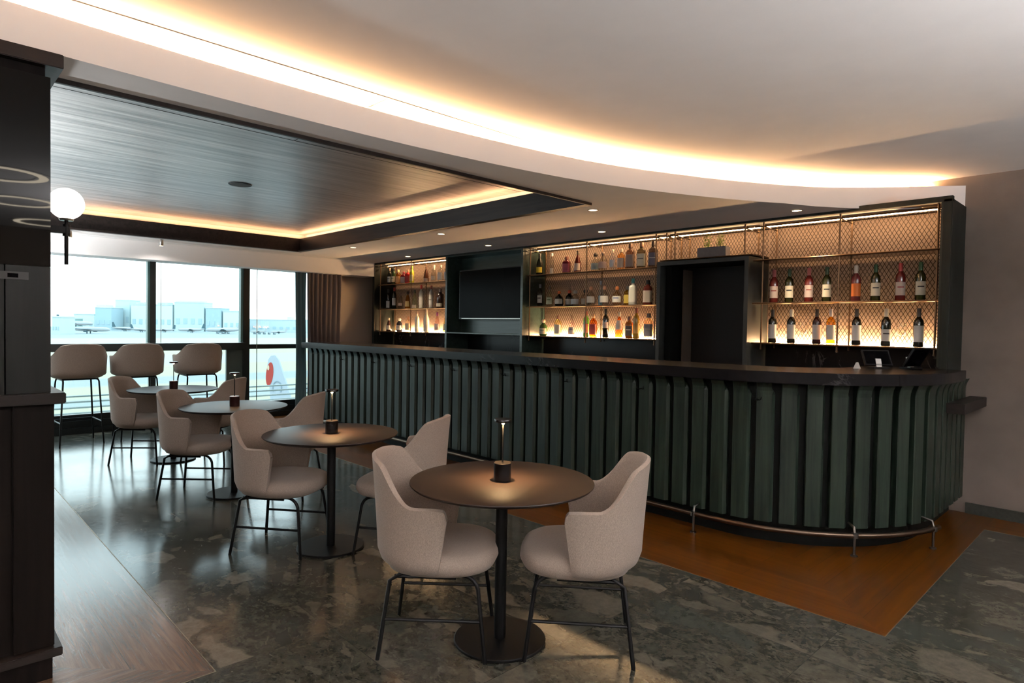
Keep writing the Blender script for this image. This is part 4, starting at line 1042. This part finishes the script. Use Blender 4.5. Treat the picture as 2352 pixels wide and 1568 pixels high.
chairs=[((-2.30,1.78),.72+.04,'beige upholstered armchair at the left of the nearest round table'),
 ((-1.84,2.24),PI+.70,'beige upholstered armchair at the right of the nearest round table'),
 ((-3.95,1.765),.66,'beige upholstered armchair at the left of the second-nearest round table'),
 ((-3.42,2.33),PI+.60,'beige armchair at the right of the second-nearest table, half behind the front chair'),
 ((-5.60,1.775),.80,'beige upholstered armchair at the left of the third round table'),
 ((-5.13,2.33),PI+.72,'beige armchair behind the third round table with only its back showing'),
 ((-7.29,1.775),.88,'beige upholstered armchair at the left of the farthest round table'),
 ((-6.90,2.34),PI+.72,'beige armchair behind the farthest round table with only its back showing')]
proto=None
for (x,y),rz,lab in chairs:
    if proto is None: proto=make_chair('armchair',lab,'chair','armchairs at the round tables'); c=proto
    else: c=copy_tree(proto)
    c.location=(x,y,.0); c.rotation_euler=(0,0,rz); c['label']=lab
proto=None
for k,(y,dx,rot) in enumerate(((1.46,0,0.04),(2.08,.0,-.02),(2.78,0,0.0))):
    lab=('beige high bar stool at the window, nearest the dark cabinet','beige high bar stool at the window, middle one of the three','beige high bar stool at the window, right-hand one of the three')[k]
    if proto is None: proto=make_chair('bar_stool',lab,'stool','bar stools facing the window',True); c=proto
    else: c=copy_tree(proto)
    c.location=(-8.84+dx,y,0); c.rotation_euler=(0,0,PI+rot); c['label']=lab
# ------------------------------------------------------------------ tables and lamps
tabs=[(-2.093,1.977,'nearest round table, dark brown top on a black pedestal'),(-3.715,1.985,'second-nearest round table with dark top on a black pedestal'),(-5.417,2.0,'third round table from the front on a black pedestal'),(-7.156,2.02,'farthest round table, in front of the bar stools')]
proto=None
for x,y,lab in tabs:
    if proto is None:
        t=empty('round_table',(0,0,0),0,lab,'table','round pedestal tables')
        MB().lathe([(0,.722),(.395,.722),(.415,.730),(.4225,.738),(.421,.7415),(.418,.742),(0,.742)],seg=96).build('tabletop',M['table_top'],t,smooth=35)
        MB().lathe([(0,.700),(.12,.700),(.12,.722),(0,.722)],seg=24).build('mounting_plate',M['black_metal'],t,smooth=35)
        MB().lathe([(0,.010),(.027,.010),(.027,.700),(0,.700)],seg=24).build('pedestal',M['black_metal'],t,smooth=35)
        MB().lathe([(0,0),(.208,0),(.212,.003),(.212,.011),(.208,.014),(0,.014)],seg=64).build('base',M['black_metal'],t,smooth=35)
        proto=t; c=t
    else: c=copy_tree(proto)
    c.location=(x,y,0); c['label']=lab
lamps=[(0,M['lamp_black'],'slim black table lamp with disc head on the nearest table','lit'),(1,M['lamp_black'],'slim black table lamp with disc head on the second-nearest table','lit'),(2,M['lamp_red'],'slim dark red-based table lamp on the third table','lit'),(3,M['lamp_red'],'slim dark red-based table lamp on the farthest table','lit')]
for i,mt,lab,_ in lamps:
    x,y,_l=tabs[i]; t=empty('table_lamp',(x,y,.7425),0,lab,'lamp','cordless lamps on the round tables')
    MB().lathe([(0,0),(.038,0),(.040,.002),(.040,.080),(.037,.083),(0,.083)],seg=32).build('lamp_base',mt,t,smooth=35)
    MB().tube([(0,0,.083),(0,0,.272)],.0038,8).build('stem',M['black_metal'],t)
    MB().lathe([(0,.268),(.036,.268),(.041,.270),(.041,.280),(.039,.283),(0,.284)],seg=28).build('lamp_head',mt,t,smooth=35)
    MB().lathe([(.0042,.257),(.0048,.257),(.009,.2675),(.0042,.2675)],seg=14).build('diffuser',M['lamp_led'] if i<2 else emis('dim_lamp_led',(1,.72,.38),12),t)
    ld=bpy.data.lights.new('lamp_light','SPOT'); ld.energy=40 if i<2 else 6; ld.color=(1,.62,.28); ld.spot_size=2.0; ld.spot_blend=.9; ld.shadow_soft_size=.012
    lo=bpy.data.objects.new('lamp_light',ld); COL.objects.link(lo); lo.parent=t; lo.location=(0,0,.262)

# ------------------------------------------------------------------ ceiling lights
def downlight(x,y,z,lab,p=5,on=True,tilt=0):
    t=empty('downlight',(x,y,z),0,lab,'light','recessed round downlights')
    MB().lathe([(.040,0),(.040,-.003),(.050,-.004),(.052,0)],seg=28).build('trim_ring',M['dl_frame'],t,smooth=30)
    MB().lathe([(0,-.0005),(.040,-.0005),(.040,-.0015),(0,-.0015)],seg=28).build('lens',M['dl_on'],t)
    ld=bpy.data.lights.new('downlight_beam','SPOT'); ld.energy=p*2; ld.color=(1,.76,.50); ld.spot_size=1.75; ld.spot_blend=.8; ld.shadow_soft_size=.04
    lo=bpy.data.objects.new('downlight_beam',ld); COL.objects.link(lo); lo.parent=t; lo.location=(0,0,-.01)
for (x,y,lab,p) in ((-3.565,4.43,'round downlight just right of the timber ceiling recess corner',16),(-4.25,5.44,'round downlight over the bar in front of the middle shelves',16),(-2.215,5.53,'largest round downlight, above the right-hand wine shelves',22),(-6.09,5.44,'round downlight above the television',12),(-5.80,4.45,'round downlight between the recess edge and the television',12),(-8.01,5.52,'round downlight above the left bottle shelves',12),(-7.77,4.45,'faint round downlight nearest the window bulkhead',10)):
    downlight(x,y,ZL if y<5.23 else sl(y),lab,p)
for k,y in enumerate((1.41,2.39)):
    t=empty('spotlight',(-9.0,y,2.50),0,'small grey cylinder spotlight at the window ceiling, %s of two' % ('left','right')[k],'light','cylinder spotlights by the window')
    MB().lathe([(0,-.085),(.022,-.085),(.026,-.080),(.026,-.012),(.018,-.006),(0,0)],seg=18).build('housing',M['steel'],t,smooth=40)
    ld=bpy.data.lights.new('spotlight_beam','SPOT'); ld.energy=4; ld.color=(1,.93,.88); ld.spot_size=2.7; ld.spot_blend=.5; ld.shadow_soft_size=.02
    lo=bpy.data.objects.new('spotlight_beam',ld); COL.objects.link(lo); lo.parent=t; lo.location=(0,0,-.095)
    MB().lathe([(0,-.088),(.021,-.088),(.021,-.085),(0,-.085)],seg=18).build('lens',M['dl_on'],t)
# ring lights in the upper ceiling; the last two are added, unseen fill
for k,(x,y) in enumerate(((1.15,.62),(2.72,.92),(4.4,1.4),(1.1,-2.4),(3.2,-2.4))):
    lab=('ring-shaped ceiling light nearest the camera','ring-shaped ceiling light mirrored in the black glass panel','ring-shaped ceiling light farthest along the lounge ceiling','added unseen ring-shaped fill light behind the seating on the left','added unseen ring-shaped fill light behind the seating on the right')[k]
    t=empty('ring_light',(x,y,ZT-.001),0,lab,'light','ring lights in the lounge ceiling')
    MB().lathe([(.26,0),(.26,-.004),(.40,-.004),(.40,0)],seg=48).build('trim_ring',M['white_paint'],t,smooth=30)
    MB().lathe([(.29,-.0045),(.29,-.007),(.36,-.007),(.36,-.0045),(.29,-.0045)],seg=48).build('lens',M['ring_on'],t,smooth=30)
M['fill_light_low'] = emis('fill_lens_low', (.92,.97,1.0), 170)
M['fill_light'] = emis('fill_lens', (.98,.975,1.0), 430)
for k,(x,y) in enumerate(((1.75,2.05),(3.8,4.2),(.9,-2.6),(3.6,-2.9),(-5.4,-.25),(-8.2,.35))):  # added fill lamps, out of view, to brighten the ceiling and chairs
    lab = 'added unseen fill lamp brightening the ceiling, '+('nearest the wine shelves','in the corner by the back wall','behind the camera','farthest from the bar','behind the dark cabinet','nearest the window')[k]
    t=empty('added_fill_lamp',(x,y,0),0,lab,'lamp','added fill lamps out of view')
    z_=1.72
    MB().lathe([(.22*math.sin(a),z_-.14*math.cos(a)) for a in [PI/2*q/10 for q in range(11)]]+[(.213,z_)]+[(.213*math.sin(a),z_-.133*math.cos(a)) for a in [PI/2*(1-q/10) for q in range(11)]],seg=28).build('fill_bowl',M['black_metal'],t,smooth=80)
    MB().lathe([(0,z_-.022),(.18,z_-.022),(.18,z_-.012),(0,z_-.012)],seg=24).build('lens',M['fill_light'] if k<4 else M['fill_light_low'],t)
    MB().tube([(0,0,.015),(0,0,z_-.14)],.011,8).build('pole',M['black_metal'],t)
    MB().lathe([(0,0),(.15,0),(.15,.012),(0,.018)],seg=28).build('base',M['black_metal'],t)
# ------------------------------------------------------------------ cabinet on the left
cb=empty('service_cabinet',(-3.3,0,0),0,'tall dark wood cabinet with black glass panel filling the left edge','cabinet')
ivc=Matrix.Translation(cb.location).inverted()
def cchild(mb,name,mat,**k):
    o=mb.build(name,mat,cb,**k); o.matrix_parent_inverse=ivc; return o
CY=-1.6
cchild(MB().box(-3.7,-3.05,CY,.46,2.438,2.493),'cornice',M['dark_ledge'],bevel=.003)
cchild(MB().box(-3.64,-3.09,CY,.405,2.40,2.438),'cornice_base',M['dark_wood'])
cchild(MB().box(-3.13,-3.075,CY,.420,1.656,2.40),'glass_panel',M['black_glass'])
cchild(MB().box(-3.66,-3.14,CY,.26,1.156,2.40),'carcass',M['dark_wood']); cchild(MB().box(-3.139,-3.121,CY,.415,1.156,1.656),'back_board',M['dark_wood'])
gm=wood('charcoal_boards',(.004,.005,.0045),(.010,.011,.010),'z',rough=.35,spec=.3)
for y0,y1 in ((CY,-.02),(-.015,.135),(.14,.275),(.28,.42)):
    cchild(MB().box(-3.12,-3.078,y0,y1,1.157,1.655),'door',gm)
cchild(MB().box(-3.078,-3.074,.24,.35,1.60,1.63),'name_plate',pm('plate_grey',(.035,.035,.035),.4))
cchild(MB().box(-3.0745,-3.0725,.285,.318,1.607,1.623),'display',M['screen'])
cchild(MB().box(-3.70,-3.05,CY,.467,1.112,1.156),'worktop',M['dark_ledge'],bevel=.004)
cchild(MB().box(-3.62,-3.10,CY,.428,.0,1.112),'base_carcass',M['dark_wood'])
for y0,y1 in ((CY,.23),(.30,.432)):
    cchild(MB().box(-3.0995,-3.082,y0,y1,.130,1.112),'base_board',M['dark_wood'],bevel=.003)
cchild(MB().box(-3.66,-3.05,CY,.455,.095,.130),'foot_moulding',M['dark_ledge'],bevel=.003)
cchild(MB().box(-3.0999,-3.078,CY,.425,.0,.095),'plinth',M['dark_wood'])
# globe sconce on the cabinet side
sx,sy=-3.36,.515
t=empty('globe_wall_light',(sx,sy,1.69),0,'glowing white globe wall light on a slim dark stem beside the cabinet','lamp')
MB().lathe([(.068*math.sin(a),.198+.068*(1-math.cos(a))) for a in [PI*k/20 for k in range(21)]],seg=36).build('globe',M['globe'],t,smooth=80)
MB().tube([(0,0,0),(0,0,.203)],.0075,12).build('stem',M['black_metal'],t,smooth=60)
MB().lathe([(0,.192),(.026,.192),(.028,.200),(0,.206)],seg=20).build('globe_cup',M['steel'],t,smooth=40)
MB().box(-.013,.013,-.255,.012,.135,.165).build('arm',M['black_metal'],t,bevel=.002)
MB().lathe([(0,.125),(.014,.125),(.014,.175),(0,.175)],seg=16).build('collar',M['black_metal'],t,smooth=40)

# ------------------------------------------------------------------ world, camera
w=bpy.data.worlds.new('World'); SC.world=w; w.use_nodes=True; T=w.node_tree; bg=T.nodes['Background']
tc=N(T,'ShaderNodeTexCoord'); sp=N(T,'ShaderNodeSeparateXYZ'); T.links.new(tc.outputs['Generated'],sp.inputs[0])
cr=N(T,'ShaderNodeValToRGB'); e=cr.color_ramp.elements; e[0].position=.0; e[0].color=(.90,.97,1.0,1); e[1].position=.5; e[1].color=(.70,.88,1.0,1)
k=e.new(.12); k.color=(.86,.97,1.0,1)
T.links.new(sp.outputs['Z'],cr.inputs['Fac']); T.links.new(cr.outputs['Color'],bg.inputs['Color']); bg.inputs['Strength'].default_value=2.2
# portals for the two glazed walls
def portal(name,loc,rot,sx_,sy_):
    ld=bpy.data.lights.new(name,'AREA'); ld.shape='RECTANGLE'; ld.size=sx_; ld.size_y=sy_; ld.cycles.is_portal=True
    o=bpy.data.objects.new(name,ld); COL.objects.link(o); o.location=loc; o.rotation_euler=rot; return o
portal('window_portal',(-9.70,1.55,1.2),(0,-PI/2,0),2.2,6.9)
cam=bpy.data.cameras.new('Camera'); co=bpy.data.objects.new('Camera',cam); COL.objects.link(co); SC.camera=co
cam.sensor_width=36; cam.lens=1443.9/2352*36; cam.clip_end=3000; cam.clip_start=.05
p_,r_,az=.023995,-.016268,.801884
cp_,sp_,cr_2,sr_=math.cos(p_),math.sin(p_),math.cos(r_),math.sin(r_)
F=Vector((0,cp_,-sp_)); RT=Vector((1,0,0)); DN=Vector((0,-sp_,-cp_))
right=RT*cr_2+DN*sr_; down=RT*(-sr_)+DN*cr_2
def toroom(v): # world comps (X,Y) -> room (u,v)
    return Vector((math.cos(az)*v.x-math.sin(az)*v.y, math.sin(az)*v.x+math.cos(az)*v.y, v.z))
right,down,fw=toroom(right),toroom(down),toroom(F)
m=Matrix(((right.x,-down.x,-fw.x,0),(right.y,-down.y,-fw.y,0),(right.z,-down.z,-fw.z,1.45),(0,0,0,1)))
co.matrix_world=m
vs=SC.view_settings; vs.view_transform='Standard'; vs.look='None'; vs.exposure=1.0; vs.gamma=1; vs.use_curve_mapping=False
SC.cycles.use_denoising=True
SC.cycles.max_bounces=8; SC.cycles.transparent_max_bounces=16; SC.cycles.sample_clamp_indirect=6
SC.cycles.diffuse_bounces=5; SC.cycles.glossy_bounces=4; SC.cycles.caustics_reflective=False; SC.cycles.caustics_refractive=False
